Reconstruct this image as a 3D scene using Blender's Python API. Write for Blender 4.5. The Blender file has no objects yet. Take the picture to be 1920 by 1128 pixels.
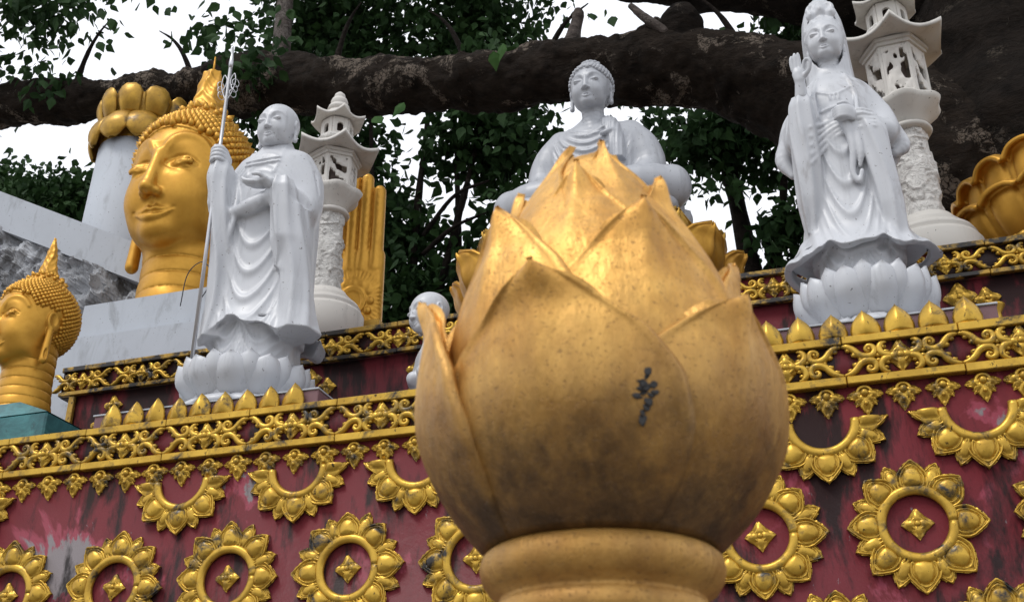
import bpy, math, random
import numpy as np
from mathutils import Vector, Matrix

SC = bpy.context.scene
COL = SC.collection
rad = math.radians

# ---------------------------------------------------------------- camera
PITCH, YAW, ROLL = rad(26.4), rad(17.1), rad(-0.22)
_F = Vector((-math.sin(YAW) * math.cos(PITCH), math.cos(YAW) * math.cos(PITCH), math.sin(PITCH)))
_R0 = Vector((math.cos(YAW), math.sin(YAW), 0))
_U0 = _R0.cross(_F)
_R = _R0 * math.cos(ROLL) + _U0 * math.sin(ROLL)
_U = _U0 * math.cos(ROLL) - _R0 * math.sin(ROLL)
cam = bpy.data.cameras.new('camera')
cam.sensor_width = 36.0
cam.lens = 36.0 * 2122 / 1920
cam.clip_start, cam.clip_end = 0.05, 2000
cam.dof.use_dof = True
cam.dof.focus_distance = 6.6
cam.dof.aperture_fstop = 10.0
camo = bpy.data.objects.new('camera', cam)
COL.objects.link(camo)
camo.matrix_world = Matrix(((_R.x, _U.x, -_F.x, 0.0), (_R.y, _U.y, -_F.y, -5.0), (_R.z, _U.z, -_F.z, 1.5), (0, 0, 0, 1)))
SC.camera = camo

# ---------------------------------------------------------------- sky, sun, exposure
SUN_EL, SUN_AZ = rad(58), rad(212)          # azimuth of the sun measured from +Y towards +X
w = bpy.data.worlds.new('World')
SC.world = w
w.use_nodes = True
nt = w.node_tree
bg = nt.nodes['Background']
sky = nt.nodes.new('ShaderNodeTexSky')
sky.sky_type = 'NISHITA'
sky.sun_disc = False
sky.sun_elevation = SUN_EL
sky.sun_rotation = SUN_AZ
sky.dust_density = 5.0
sky.air_density = 1.0
hs = nt.nodes.new('ShaderNodeHueSaturation')   # overcast: the sky is almost without colour
hs.inputs['Saturation'].default_value = 0.16
hs.inputs['Value'].default_value = 1.0
nt.links.new(sky.outputs[0], hs.inputs['Color'])
cloud = nt.nodes.new('ShaderNodeMix')              # even white cloud cover in front of that sky
cloud.data_type = 'RGBA'
cloud.inputs[0].default_value = 0.85
cloud.inputs[7].default_value = (8.2, 8.4, 8.9, 1)
nt.links.new(hs.outputs[0], cloud.inputs[6])
nt.links.new(cloud.outputs[2], bg.inputs['Color'])
bg.inputs['Strength'].default_value = 0.15
sun = bpy.data.lights.new('sun', 'SUN')
sun.energy = 1.15
sun.angle = rad(14)
sun.color = (1.0, 0.97, 0.92)
suno = bpy.data.objects.new('sun', sun)
COL.objects.link(suno)
_d = Vector((math.sin(SUN_AZ) * math.cos(SUN_EL), math.cos(SUN_AZ) * math.cos(SUN_EL), math.sin(SUN_EL)))
suno.rotation_euler = _d.to_track_quat('Z', 'Y').to_euler()
SC.view_settings.view_transform = 'Standard'
SC.view_settings.look = 'None'
SC.view_settings.exposure = 0.0
SC.view_settings.gamma = 1.0
SC.view_settings.use_curve_mapping = False
SC.render.engine = 'CYCLES'
SC.cycles.max_bounces = 6
SC.cycles.use_denoising = True

# ---------------------------------------------------------------- object helpers
def obj(name, me, mat=None, parent=None, loc=(0, 0, 0), rot=(0, 0, 0), scale=(1, 1, 1)):
    o = bpy.data.objects.new(name, me)
    COL.objects.link(o)
    o.location, o.rotation_euler, o.scale = loc, rot, scale
    if mat is not None and me is not None and not me.materials:
        me.materials.append(mat)
    if parent is not None:
        o.parent = parent
    return o

def thing(name, label, cat, loc=(0, 0, 0), rz=0.0, group=None):
    o = obj(name, None, loc=loc, rot=(0, 0, rz))
    return tag(o, label, cat, group)

def tag(o, label, cat, group=None):
    o['label'], o['category'] = label, cat
    if group:
        o['group'] = group
    return o

def mesh(name, V, F, smooth=True):
    """V (n,3); F: an int array (m,3|4) or a list of such arrays / tuples"""
    V = np.asarray(V, dtype=np.float32)
    if isinstance(F, np.ndarray):
        F = [F]
    if F and not isinstance(F[0], np.ndarray):
        tr = np.array([f for f in F if len(f) == 3], dtype=np.int32).reshape(-1, 3)
        qd = np.array([f for f in F if len(f) == 4], dtype=np.int32).reshape(-1, 4)
        big = [f for f in F if len(f) > 4]
        F = [a for a in (tr, qd) if len(a)] + [np.array([f], dtype=np.int32) for f in big]
    me = bpy.data.meshes.new(name)
    me.vertices.add(len(V))
    me.vertices.foreach_set('co', V.ravel())
    loops = np.concatenate([f.ravel() for f in F]).astype(np.int32)
    sizes = np.concatenate([np.full(len(f), f.shape[1]) for f in F]).astype(np.int32)
    starts = np.concatenate([[0], np.cumsum(sizes)[:-1]]).astype(np.int32)
    me.loops.add(len(loops))
    me.loops.foreach_set('vertex_index', loops)
    me.polygons.add(len(sizes))
    me.polygons.foreach_set('loop_start', starts)
    me.polygons.foreach_set('use_smooth', np.full(len(sizes), bool(smooth)))
    me.update(calc_edges=True)
    me.validate()
    return me

def join(parts):
    """parts: list of (V, F) with F an array or a list of arrays -> one (V, [F..])"""
    Vs, Fs, n = [], [], 0
    for V, F in parts:
        V = np.asarray(V, dtype=np.float32)
        if isinstance(F, np.ndarray):
            F = [F]
        elif F and not isinstance(F[0], np.ndarray):
            F = [np.array([f for f in F if len(f) == k], dtype=np.int32) for k in sorted({len(f) for f in F})]
        for f in F:
            Fs.append(f + n)
        Vs.append(V)
        n += len(V)
    return np.concatenate(Vs), Fs

def xf(part, loc=(0, 0, 0), rot=(0, 0, 0), scale=(1, 1, 1)):
    V, F = part
    M = Matrix.LocRotScale(Vector(loc), __import__('mathutils').Euler(rot), Vector(scale))
    A = np.array(M)
    V = np.asarray(V, dtype=np.float32) @ A[:3, :3].T + A[:3, 3]
    if scale[0] * scale[1] * scale[2] < 0:
        F = F[:, ::-1] if isinstance(F, np.ndarray) else [np.asarray(f)[:, ::-1] if isinstance(f, np.ndarray) else f[::-1] for f in F]
    return V, F

def box(x0, x1, y0, y1, z0, z1, bev=0.0):
    if bev <= 0:
        V = [(x, y, z) for z in (z0, z1) for y in (y0, y1) for x in (x0, x1)]
        F = np.array([(0, 2, 3, 1), (4, 5, 7, 6), (0, 1, 5, 4), (2, 6, 7, 3), (0, 4, 6, 2), (1, 3, 7, 5)], dtype=np.int32)
        return np.array(V, dtype=np.float32), F
    b = bev
    V, idx = [], {}
    for i, x in enumerate((x0, x1)):
        for j, y in enumerate((y0, y1)):
            for k, z in enumerate((z0, z1)):
                sx, sy, sz = (1 - 2 * i) * b, (1 - 2 * j) * b, (1 - 2 * k) * b
                for a, p in enumerate(((x, y + sy, z + sz), (x + sx, y, z + sz), (x + sx, y + sy, z))):
                    idx[i, j, k, a] = len(V)
                    V.append(p)
    F = []
    c = [(0, 0), (1, 0), (1, 1), (0, 1)]
    for s in (0, 1):
        for a in range(3):
            q = []
            for u, v in c:
                key = [0, 0, 0]
                key[a], key[(a + 1) % 3], key[(a + 2) % 3] = s, u, v
                q.append(idx[tuple(key) + (a,)])
            F.append(tuple(q if s else q[::-1]))
    for a in range(3):
        for u, v in c:
            k0, k1 = [0, 0, 0], [0, 0, 0]
            k0[a], k1[a] = 0, 1
            k0[(a + 1) % 3] = k1[(a + 1) % 3] = u
            k0[(a + 2) % 3] = k1[(a + 2) % 3] = v
            b1, b2 = (a + 1) % 3, (a + 2) % 3
            q = (idx[tuple(k0) + (b1,)], idx[tuple(k1) + (b1,)], idx[tuple(k1) + (b2,)], idx[tuple(k0) + (b2,)])
            F.append(q if (u ^ v) else q[::-1])
    for i in (0, 1):
        for j in (0, 1):
            for k in (0, 1):
                q = (idx[i, j, k, 0], idx[i, j, k, 1], idx[i, j, k, 2])
                F.append(q if (i + j + k) % 2 else q[::-1])
    return np.array(V, dtype=np.float32), F

def revolve(prof, n=48, cx=0.0, cy=0.0, mod=None):
    """prof: list of (r, z) from bottom to top, closed at both ends by fans"""
    prof = np.array(prof, dtype=np.float32)
    a = np.linspace(0, 2 * np.pi, n, endpoint=False)
    m = len(prof)
    R = prof[:, 0][:, None] * np.ones(n)[None]
    if mod is not None:
        R = R * mod(a[None, :], prof[:, 1][:, None])
    V = np.stack([cx + R * np.cos(a), cy + R * np.sin(a), prof[:, 1][:, None] * np.ones(n)[None]], -1).reshape(-1, 3)
    i, j = np.meshgrid(np.arange(m - 1), np.arange(n), indexing='ij')
    j2 = (j + 1) % n
    F = np.stack([i * n + j, i * n + j2, (i + 1) * n + j2, (i + 1) * n + j], -1).reshape(-1, 4)
    V = np.concatenate([V, [[cx, cy, prof[0, 1]], [cx, cy, prof[-1, 1]]]])
    k = np.arange(n)
    c0, c1 = m * n, m * n + 1
    T = np.concatenate([np.stack([np.full(n, c0), (k + 1) % n, k], -1), np.stack([np.full(n, c1), (m - 1) * n + k, (m - 1) * n + (k + 1) % n], -1)])
    return V, [F.astype(np.int32), T.astype(np.int32)]

def catmull(P, n):
    P = np.asarray(P, dtype=np.float64)
    Q = np.vstack([2 * P[0] - P[1], P, 2 * P[-1] - P[-2]])
    t = np.linspace(0, len(P) - 1 - 1e-9, n)
    i = t.astype(int)
    u = (t - i)[:, None]
    a, b, c, d = Q[i], Q[i + 1], Q[i + 2], Q[i + 3]
    return .5 * (2 * b + (c - a) * u + (2 * a - 5 * b + 4 * c - d) * u ** 2 + (3 * b - a - 3 * c + d) * u ** 3)

def tube(P, r, n=8, res=None, caps=True, flat=None):
    """swept tube through P with radii r; flat=(axis, factor) squashes it along a world axis about its path"""
    P = np.asarray(P, dtype=np.float64)
    r = np.full(len(P), r) if np.isscalar(r) else np.asarray(r, dtype=np.float64)
    if res:
        PR = catmull(np.hstack([P, r[:, None]]), res)
        P, r = PR[:, :3], np.maximum(PR[:, 3], 1e-4)
    T = np.gradient(P, axis=0)
    T /= np.linalg.norm(T, axis=1)[:, None] + 1e-12
    up = np.array([0, 0, 1.0]) if abs(T[0][2]) < .9 else np.array([0, 1.0, 0])
    N = np.cross(T[0], up); N /= np.linalg.norm(N)
    Ns = [N]
    for t in T[1:]:
        N = N - t * (N @ t); N /= np.linalg.norm(N) + 1e-12
        Ns.append(N)
    Ns = np.array(Ns); B = np.cross(T, Ns)
    a = np.linspace(0, 2 * np.pi, n, endpoint=False)
    off = (Ns[:, None] * np.cos(a)[None, :, None] + B[:, None] * np.sin(a)[None, :, None]) * r[:, None, None]
    if flat:
        off[..., flat[0]] *= flat[1]
    V = (P[:, None] + off).reshape(-1, 3)
    m = len(P)
    i, j = np.meshgrid(np.arange(m - 1), np.arange(n), indexing='ij')
    j2 = (j + 1) % n
    F = np.stack([i * n + j, i * n + j2, (i + 1) * n + j2, (i + 1) * n + j], -1).reshape(-1, 4).astype(np.int32)
    V = np.concatenate([V, P[:1], P[-1:]])
    k = np.arange(n)
    T2 = np.concatenate([np.stack([np.full(n, m * n), (k + 1) % n, k], -1), np.stack([np.full(n, m * n + 1), (m - 1) * n + k, (m - 1) * n + (k + 1) % n], -1)]).astype(np.int32)
    return V, [F, T2]

def shell(f, nu, nv, th):
    """closed shell: f(s, t) -> points for s in [-1,1], t in [0,1]; th = thickness towards the back"""
    s, t = np.meshgrid(np.linspace(-1, 1, nu), np.linspace(0, 1, nv), indexing='xy')
    P = np.stack(f(s, t), -1).astype(np.float64)
    du = np.gradient(P, axis=1); dv = np.gradient(P, axis=0)
    N = np.cross(du, dv); L = np.linalg.norm(N, axis=-1, keepdims=True)
    N = N / np.maximum(L, 1e-9)
    N = np.where(L < 1e-9, np.array([0, -1.0, 0]), N)
    th = th(s, t)[..., None] if callable(th) else th
    B = P - N * th
    V = np.concatenate([P.reshape(-1, 3), B.reshape(-1, 3)])
    m = nu * nv
    i, j = np.meshgrid(np.arange(nv - 1), np.arange(nu - 1), indexing='ij')
    a = (i * nu + j).ravel()
    F1 = np.stack([a, a + 1, a + nu + 1, a + nu], -1)
    F2 = F1[:, ::-1] + m
    ring = np.concatenate([np.arange(nu), np.arange(1, nv) * nu + nu - 1, (nv - 1) * nu + np.arange(nu - 2, -1, -1), np.arange(nv - 2, 0, -1) * nu])
    r2 = np.roll(ring, -1)
    F3 = np.stack([ring, ring + m, r2 + m, r2], -1)
    return V, np.concatenate([F1, F2, F3]).astype(np.int32)

def ico(r=1.0, sub=1):
    import bmesh
    bm = bmesh.new()
    bmesh.ops.create_icosphere(bm, subdivisions=sub, radius=r)
    V = np.array([v.co[:] for v in bm.verts]); F = np.array([[v.index for v in f.verts] for f in bm.faces], dtype=np.int32)
    bm.free()
    return V, F

# ---------------------------------------------------------------- noise
def _hash(ix, iy, iz, seed):
    n = (ix * 374761393 + iy * 668265263 + iz * 2147483647 + seed * 974711) & 0xffffffff
    n = ((n ^ (n >> 13)) * 1274126177) & 0xffffffff
    return ((n ^ (n >> 16)) & 0xffff) / 65535.0

def vnoise(X, Y, Z, seed=0):
    X, Y, Z = np.broadcast_arrays(X, Y, Z)
    x0, y0, z0 = np.floor(X).astype(np.int64), np.floor(Y).astype(np.int64), np.floor(Z).astype(np.int64)
    fx, fy, fz = X - x0, Y - y0, Z - z0
    fx, fy, fz = fx * fx * (3 - 2 * fx), fy * fy * (3 - 2 * fy), fz * fz * (3 - 2 * fz)
    o = 0
    for i in (0, 1):
        for j in (0, 1):
            for k in (0, 1):
                o = o + _hash(x0 + i, y0 + j, z0 + k, seed) * (fx if i else 1 - fx) * (fy if j else 1 - fy) * (fz if k else 1 - fz)
    return o

def fbm(X, Y, Z, oct=4, seed=0):
    o, a, s = 0, 1.0, 0
    for q in range(oct):
        o = o + a * (vnoise(X * 2 ** q, Y * 2 ** q, Z * 2 ** q, seed + q) - .5)
        s += a; a *= .5
    return o / s * 2

# ---------------------------------------------------------------- sculpting in a distance field
def smin(a, b, k):
    if k <= 0:
        return np.minimum(a, b)
    h = np.maximum(k - np.abs(a - b), 0) / k
    return np.minimum(a, b) - h * h * k * .25

class Vox:
    def __init__(s, lo, hi, h):
        s.h = h
        s.lo = np.array(lo, dtype=np.float64)
        s.n = np.ceil((np.array(hi) - s.lo) / h).astype(int) + 1
        s.ax = [(s.lo[i] + h * np.arange(s.n[i])).astype(np.float32) for i in range(3)]
        s.D = np.full(tuple(s.n), .3, dtype=np.float32)
    def put(s, prim, k=0.0, op='u'):
        f, lo, hi = prim
        m = k + 2.5 * s.h
        i0 = np.maximum(np.floor((np.array(lo) - m - s.lo) / s.h).astype(int), 0)
        i1 = np.minimum(np.ceil((np.array(hi) + m - s.lo) / s.h).astype(int) + 1, s.n)
        if np.any(i1 <= i0):
            return s
        X = s.ax[0][i0[0]:i1[0]][:, None, None]; Y = s.ax[1][i0[1]:i1[1]][None, :, None]; Z = s.ax[2][i0[2]:i1[2]][None, None, :]
        d = f(X, Y, Z)
        v = s.D[i0[0]:i1[0], i0[1]:i1[1], i0[2]:i1[2]]
        if op == 'u':
            v[...] = smin(v, d, k)
        elif op == 's':
            v[...] = -smin(-v, d, k)
        elif op == 'i':
            v[...] = -smin(-v, -d, k)
        elif op == 'd':                      # add a displacement (negative = outwards)
            v[...] = v + d
        return s
    def front(s, x, z):
        """y of the surface seen from -Y at (x, z)"""
        i = int(round((x - s.lo[0]) / s.h)); k = int(round((z - s.lo[2]) / s.h))
        c = s.D[i, :, k]
        j = int(np.argmax(c < 0))
        if j == 0:
            return 0.0
        a, b = c[j - 1], c[j]
        return float(s.lo[1] + s.h * (j - 1 + a / (a - b)))
    def mesh(s, smooth=1):
        D, h = s.D, s.h
        S = (D < 0)
        c = np.zeros(tuple(s.n - 1), dtype=np.uint8)
        for i in (0, 1):
            for j in (0, 1):
                for k in (0, 1):
                    c += S[i:S.shape[0] - 1 + i, j:S.shape[1] - 1 + j, k:S.shape[2] - 1 + k]
        act = np.argwhere((c > 0) & (c < 8))
        vid = np.full(c.shape, -1, dtype=np.int32)
        vid[act[:, 0], act[:, 1], act[:, 2]] = np.arange(len(act))
        cor = [(i, j, k) for i in (0, 1) for j in (0, 1) for k in (0, 1)]
        val = np.stack([D[act[:, 0] + i, act[:, 1] + j, act[:, 2] + k] for i, j, k in cor], 1)
        acc = np.zeros((len(act), 3)); cnt = np.zeros(len(act))
        for a in range(8):
            for b in range(a + 1, 8):
                df = np.abs(np.array(cor[a]) - np.array(cor[b]))
                if df.sum() != 1:
                    continue
                va, vb = val[:, a], val[:, b]
                m = (va < 0) != (vb < 0)
                t = np.where(m, va / np.where(m, va - vb, 1), 0)
                p = np.array(cor[a])[None] + t[:, None] * (np.array(cor[b]) - np.array(cor[a]))[None]
                acc += p * m[:, None]; cnt += m
        V = s.lo + h * (act + acc / np.maximum(cnt, 1)[:, None])
        Fs = []
        for ax in range(3):
            u, v = (ax + 1) % 3, (ax + 2) % 3
            sl0 = [slice(None)] * 3; sl1 = [slice(None)] * 3
            sl0[ax] = slice(0, -1); sl1[ax] = slice(1, None)
            e = np.argwhere(S[tuple(sl0)] != S[tuple(sl1)])
            e = e[(e[:, u] > 0) & (e[:, v] > 0) & (e[:, u] < c.shape[u]) & (e[:, v] < c.shape[v])]
            if not len(e):
                continue
            def cell(du, dv):
                q = e.copy(); q[:, u] -= du; q[:, v] -= dv
                return vid[q[:, 0], q[:, 1], q[:, 2]]
            Q = np.stack([cell(1, 1), cell(0, 1), cell(0, 0), cell(1, 0)], 1)
            ins = S[e[:, 0], e[:, 1], e[:, 2]]
            Q[~ins] = Q[~ins][:, ::-1]
            Fs.append(Q[(Q >= 0).all(1)])
        F = np.concatenate(Fs).astype(np.int32)
        for _ in range(smooth):
            E = np.concatenate([F[:, [0, 1]], F[:, [1, 2]], F[:, [2, 3]], F[:, [3, 0]]])
            E = np.concatenate([E, E[:, ::-1]])
            n = np.bincount(E[:, 0], minlength=len(V))
            A = np.stack([np.bincount(E[:, 0], weights=V[E[:, 1], q], minlength=len(V)) for q in range(3)], 1) / np.maximum(n, 1)[:, None]
            V = V * .5 + A * .5
        return V, F

def ell(c, r, rz=0.0, rx=0.0):
    c = np.array(c, dtype=np.float32); r = np.array(r, dtype=np.float32); m = float(max(r))
    ca, sa, cb, sb = math.cos(rz), math.sin(rz), math.cos(rx), math.sin(rx)
    def f(X, Y, Z):
        x, y, z = X - c[0], Y - c[1], Z - c[2]
        if rx:
            y, z = cb * y + sb * z, -sb * y + cb * z
        if rz:
            x, y = ca * x + sa * y, -sa * x + ca * y
        q = np.sqrt((x / r[0]) ** 2 + (y / r[1]) ** 2 + (z / r[2]) ** 2)
        g = np.sqrt((x / r[0] ** 2) ** 2 + (y / r[1] ** 2) ** 2 + (z / r[2] ** 2) ** 2)
        return q * (q - 1) / np.maximum(g, 1e-4)
    return f, c - m, c + m

def cap(a, b, r1, r2=None, sq=None):
    a = np.array(a, dtype=np.float32); b = np.array(b, dtype=np.float32); r2 = r1 if r2 is None else r2
    d = b - a; L = float(d @ d) + 1e-9; m = max(r1, r2)
    def f(X, Y, Z):
        x, y, z = X - a[0], Y - a[1], Z - a[2]
        t = np.clip((x * d[0] + y * d[1] + z * d[2]) / L, 0, 1)
        return np.sqrt((x - t * d[0]) ** 2 + (y - t * d[1]) ** 2 + (z - t * d[2]) ** 2) - (r1 + (r2 - r1) * t)
    return f, np.minimum(a, b) - m, np.maximum(a, b) + m

def chain(P, R, n=0):
    P = np.array(P, dtype=np.float64)
    R = np.full(len(P), R) if np.isscalar(R) else np.array(R, dtype=np.float64)
    if n:
        q = catmull(np.hstack([P, R[:, None]]), n); P, R = q[:, :3], q[:, 3]
    cs = [cap(P[i], P[i + 1], R[i], R[i + 1]) for i in range(len(P) - 1)]
    def f(X, Y, Z):
        o = None
        for c in cs:
            v = c[0](X, Y, Z)
            o = v if o is None else np.minimum(o, v)
        return o
    m = R.max()
    return f, P.min(0) - m, P.max(0) + m

def rbox(c, hf, r=0.0, rz=0.0, rx=0.0):
    c = np.array(c, dtype=np.float32); hf = np.array(hf, dtype=np.float32); m = float(np.linalg.norm(hf)) + r
    ca, sa, cb, sb = math.cos(rz), math.sin(rz), math.cos(rx), math.sin(rx)
    def f(X, Y, Z):
        x, y, z = X - c[0], Y - c[1], Z - c[2]
        if rz:
            x, y = ca * x + sa * y, -sa * x + ca * y
        if rx:
            y, z = cb * y + sb * z, -sb * y + cb * z
        x, y, z = np.abs(x) - hf[0] + r, np.abs(y) - hf[1] + r, np.abs(z) - hf[2] + r
        return np.sqrt(np.maximum(x, 0) ** 2 + np.maximum(y, 0) ** 2 + np.maximum(z, 0) ** 2) + np.minimum(np.maximum(np.maximum(x, y), z), 0) - r
    return f, c - m, c + m

def _sm(zq, zs, vs):
    zs = np.asarray(zs, float); vs = np.asarray(vs, float) * np.ones(len(zs))
    fine = np.linspace(zs[0], zs[-1], 400)
    v = np.interp(fine, zs, vs)
    kw = 21
    pad = np.concatenate([np.full(kw, v[0]), v, np.full(kw, v[-1])])
    v = np.convolve(pad, np.ones(kw) / kw, 'same')[kw:-kw]
    return np.interp(zq, fine, v).astype(np.float32)

def loft(zs, cx, cy, rx, ry, p=2.0, disp=None, grow=0.05):
    """column of elliptic sections; disp(X, Y, Z, th) > 0 pushes the surface outwards (th = 0 faces -Y)"""
    def f(X, Y, Z):
        zq = Z
        a, b, c, d = _sm(zq, zs, cx), _sm(zq, zs, cy), _sm(zq, zs, rx), _sm(zq, zs, ry)
        u, v = (X - a) / c, (Y - b) / d
        q = (np.abs(u) ** p + np.abs(v) ** p) ** (1.0 / p)
        g = np.sqrt(u * u / (c * c) + v * v / (d * d)) / np.maximum(np.sqrt(u * u + v * v), 1e-4)
        o = (q - 1) / np.maximum(g, 1e-3)
        if disp is not None:
            o = o - disp(X, Y, Z, np.arctan2(u, -v))
        return np.maximum(o, np.maximum(zs[0] - Z, Z - zs[-1]))
    cx = np.asarray(cx, float) * np.ones(len(zs)); cy = np.asarray(cy, float) * np.ones(len(zs))
    rx = np.asarray(rx, float) * np.ones(len(zs)); ry = np.asarray(ry, float) * np.ones(len(zs))
    return f, (float((cx - rx).min()) - grow, float((cy - ry).min()) - grow, zs[0] - .01), (float((cx + rx).max()) + grow, float((cy + ry).max()) + grow, zs[-1] + .01)

def step(x, a, b):
    t = np.clip((x - a) / (b - a), 0, 1)
    return t * t * (3 - 2 * t)

def ridge(ph, sharp=1.5):
    return (.5 + .5 * np.cos(2 * np.pi * ph)) ** sharp

# ---------------------------------------------------------------- materials
def new_mat(name):
    m = bpy.data.materials.new(name)
    m.use_nodes = True
    return m, m.node_tree, m.node_tree.nodes['Principled BSDF']

def N(nt, kind, **kw):
    n = nt.nodes.new(kind)
    for k, v in kw.items():
        if k in n.inputs:
            n.inputs[k].default_value = v
        else:
            setattr(n, k, v)
    return n

def ramp(nt, src, stops):
    r = nt.nodes.new('ShaderNodeValToRGB')
    while len(r.color_ramp.elements) < len(stops):
        r.color_ramp.elements.new(.5)
    for e, (p, c) in zip(r.color_ramp.elements, stops):
        e.position = p
        e.color = (c, c, c, 1) if np.isscalar(c) else (*c, 1)
    nt.links.new(src, r.inputs[0])
    return r.outputs[0]

def mixc(nt, fac, a, b, mode='MIX'):
    m = nt.nodes.new('ShaderNodeMix')
    m.data_type = 'RGBA'
    m.blend_type = mode
    for s, v in ((0, fac), (6, a), (7, b)):
        if hasattr(v, 'is_output'):
            nt.links.new(v, m.inputs[s])
        elif s == 0:
            m.inputs[0].default_value = v
        else:
            m.inputs[s].default_value = (*v, 1)
    return m.outputs[2]

def mul(nt, a, b, op='MULTIPLY'):
    m = nt.nodes.new('ShaderNodeMath')
    m.operation = op
    for i, v in enumerate((a, b)):
        if hasattr(v, 'is_output'):
            nt.links.new(v, m.inputs[i])
        else:
            m.inputs[i].default_value = v
    return m.outputs[0]

def coords(nt, kind='Object', scale=(1, 1, 1), loc=(0, 0, 0)):
    t = nt.nodes.new('ShaderNodeTexCoord')
    mp = nt.nodes.new('ShaderNodeMapping')
    mp.inputs['Scale'].default_value = scale
    mp.inputs['Location'].default_value = loc
    nt.links.new(t.outputs[kind], mp.inputs[0])
    return mp.outputs[0]

def world_pos(nt, scale=(1, 1, 1), loc=(0, 0, 0)):
    g = nt.nodes.new('ShaderNodeNewGeometry')
    mp = nt.nodes.new('ShaderNodeMapping')
    mp.inputs['Scale'].default_value = scale
    mp.inputs['Location'].default_value = loc
    nt.links.new(g.outputs['Position'], mp.inputs[0])
    return mp.outputs[0]

def noise(nt, vec, scale=5.0, detail=4.0, rough=.55, dist=0.0):
    n = N(nt, 'ShaderNodeTexNoise', Scale=scale, Detail=detail, Roughness=rough, Distortion=dist)
    nt.links.new(vec, n.inputs['Vector'])
    return n.outputs['Fac']

def bump(nt, bsdf, h, strength=.3, dist=.01):
    b = N(nt, 'ShaderNodeBump', Strength=strength, Distance=dist)
    nt.links.new(h, b.inputs['Height'])
    nt.links.new(b.outputs[0], bsdf.inputs['Normal'])

def setp(b, **kw):
    for k, v in kw.items():
        k = k.replace('_', ' ')
        if np.isscalar(v):
            b.inputs[k].default_value = v
        else:
            b.inputs[k].default_value = (*v, 1)

def gold_mat(name, col, dark, metal=.6, rough=.4, grime=.35, gscale=6.0, gcol=(.015, .011, .008), bscale=60.0, bstr=.15, flecks=False):
    m, nt, b = new_mat(name)
    P = world_pos(nt)
    v = noise(nt, P, 9.0, 5, .6)
    c = mixc(nt, ramp(nt, v, [(.3, 0), (.72, 1)]), dark, col)
    g = noise(nt, P, gscale, 6, .65, .4)
    gm = ramp(nt, g, [(1 - grime - .08, 0), (1 - grime + .05, 1)])
    c = mixc(nt, gm, c, gcol)
    if flecks:
        fk = ramp(nt, noise(nt, world_pos(nt, (1, 1, .6)), 34, 6, .7), [(.615, 0), (.66, .9)])
        c = mixc(nt, fk, c, (.03, .02, .012))
    nt.links.new(c, b.inputs['Base Color'])
    mt = mul(nt, mul(nt, 1.0, gm, 'SUBTRACT'), metal)
    nt.links.new(mt, b.inputs['Metallic'])
    f = noise(nt, P, bscale, 4, .6)
    nt.links.new(ramp(nt, f, [(.3, rough - .07), (.7, rough + .12)]), b.inputs['Roughness'])
    bump(nt, b, f, bstr, .004)
    return m

M = {}
M['gold_wall'] = gold_mat('gold_wall', (.66, .415, .06), (.40, .235, .032), .68, .34, .40, 8.0, flecks=True)
M['gold_worn'] = gold_mat('gold_worn', (.62, .40, .08), (.36, .21, .035), .5, .42, .50, 9.0, flecks=True)
M['gold_head'] = gold_mat('gold_head', (.62, .33, .045), (.52, .265, .033), .62, .42, .10, 2.0, gcol=(.30, .15, .03), bscale=35, bstr=.06)
M['gold_old'] = gold_mat('gold_old', (.58, .34, .05), (.30, .17, .03), .6, .38, .34, 3.5, gcol=(.03, .02, .012))

def stone_mat(name, col, col2, spots=.3, stain=(.12, .09, .075), rough=.38, relief=False, amt=.75, streak=.45):
    m, nt, b = new_mat(name)
    P = world_pos(nt)
    c = mixc(nt, noise(nt, P, 3.0, 4), col2, col)
    s = noise(nt, world_pos(nt, (1, 1, .35)), 5.5, 7, .68, .6)
    sm = ramp(nt, s, [(1 - spots - .05, 0), (1 - spots + .12, amt)])
    c = mixc(nt, sm, c, stain)
    sk = noise(nt, world_pos(nt, (1, 1, .10)), 13.0, 6, .7, .2)
    c = mixc(nt, ramp(nt, sk, [(.54, 0), (.74, streak)]), c, tuple(x * .42 for x in col2))
    k = noise(nt, P, 55.0, 2, .5)
    c = mixc(nt, ramp(nt, k, [(.70, 0), (.74, .75)]), c, (.10, .09, .085))
    nt.links.new(c, b.inputs['Base Color'])
    setp(b, Roughness=rough)
    h = noise(nt, P, 120.0, 3)
    if relief:
        v = N(nt, 'ShaderNodeTexNoise', Scale=16.0, Detail=3.0, Distortion=1.8)
        nt.links.new(P, v.inputs['Vector'])
        h = mul(nt, ramp(nt, v.outputs['Fac'], [(.40, 0), (.46, .6), (.52, .5), (.58, 1)]), 1.0)
        bump(nt, b, h, .8, .012)
    else:
        bump(nt, b, h, .08, .002)
    return m

M['marble'] = stone_mat('marble', (.57, .585, .615), (.49, .505, .535), .33, amt=.6)
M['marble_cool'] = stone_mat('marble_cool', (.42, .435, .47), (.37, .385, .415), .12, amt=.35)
M['lantern_stone'] = stone_mat('lantern_stone', (.62, .60, .565), (.54, .51, .47), .27, (.20, .14, .11), .6)
M['lantern_relief'] = stone_mat('lantern_relief', (.62, .61, .585), (.55, .53, .50), .24, (.20, .15, .12), .6, True)
M['cream_stone'] = stone_mat('cream_stone', (.555, .54, .505), (.48, .455, .415), .22, (.22, .15, .10), .55)
M['plaster'] = stone_mat('plaster', (.46, .495, .545), (.39, .415, .455), .40, (.17, .175, .18), .8, amt=.6, streak=.15)

def mat_simple(name, col, rough=.6, metal=0.0, var=.25, scale=8.0):
    m, nt, b = new_mat(name)
    P = world_pos(nt)
    c = mixc(nt, noise(nt, P, scale, 5), tuple(x * (1 - var) for x in col), tuple(min(1, x * (1 + var)) for x in col))
    nt.links.new(c, b.inputs['Base Color'])
    setp(b, Roughness=rough, Metallic=metal)
    bump(nt, b, noise(nt, P, 70, 3), .1, .003)
    return m

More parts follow.
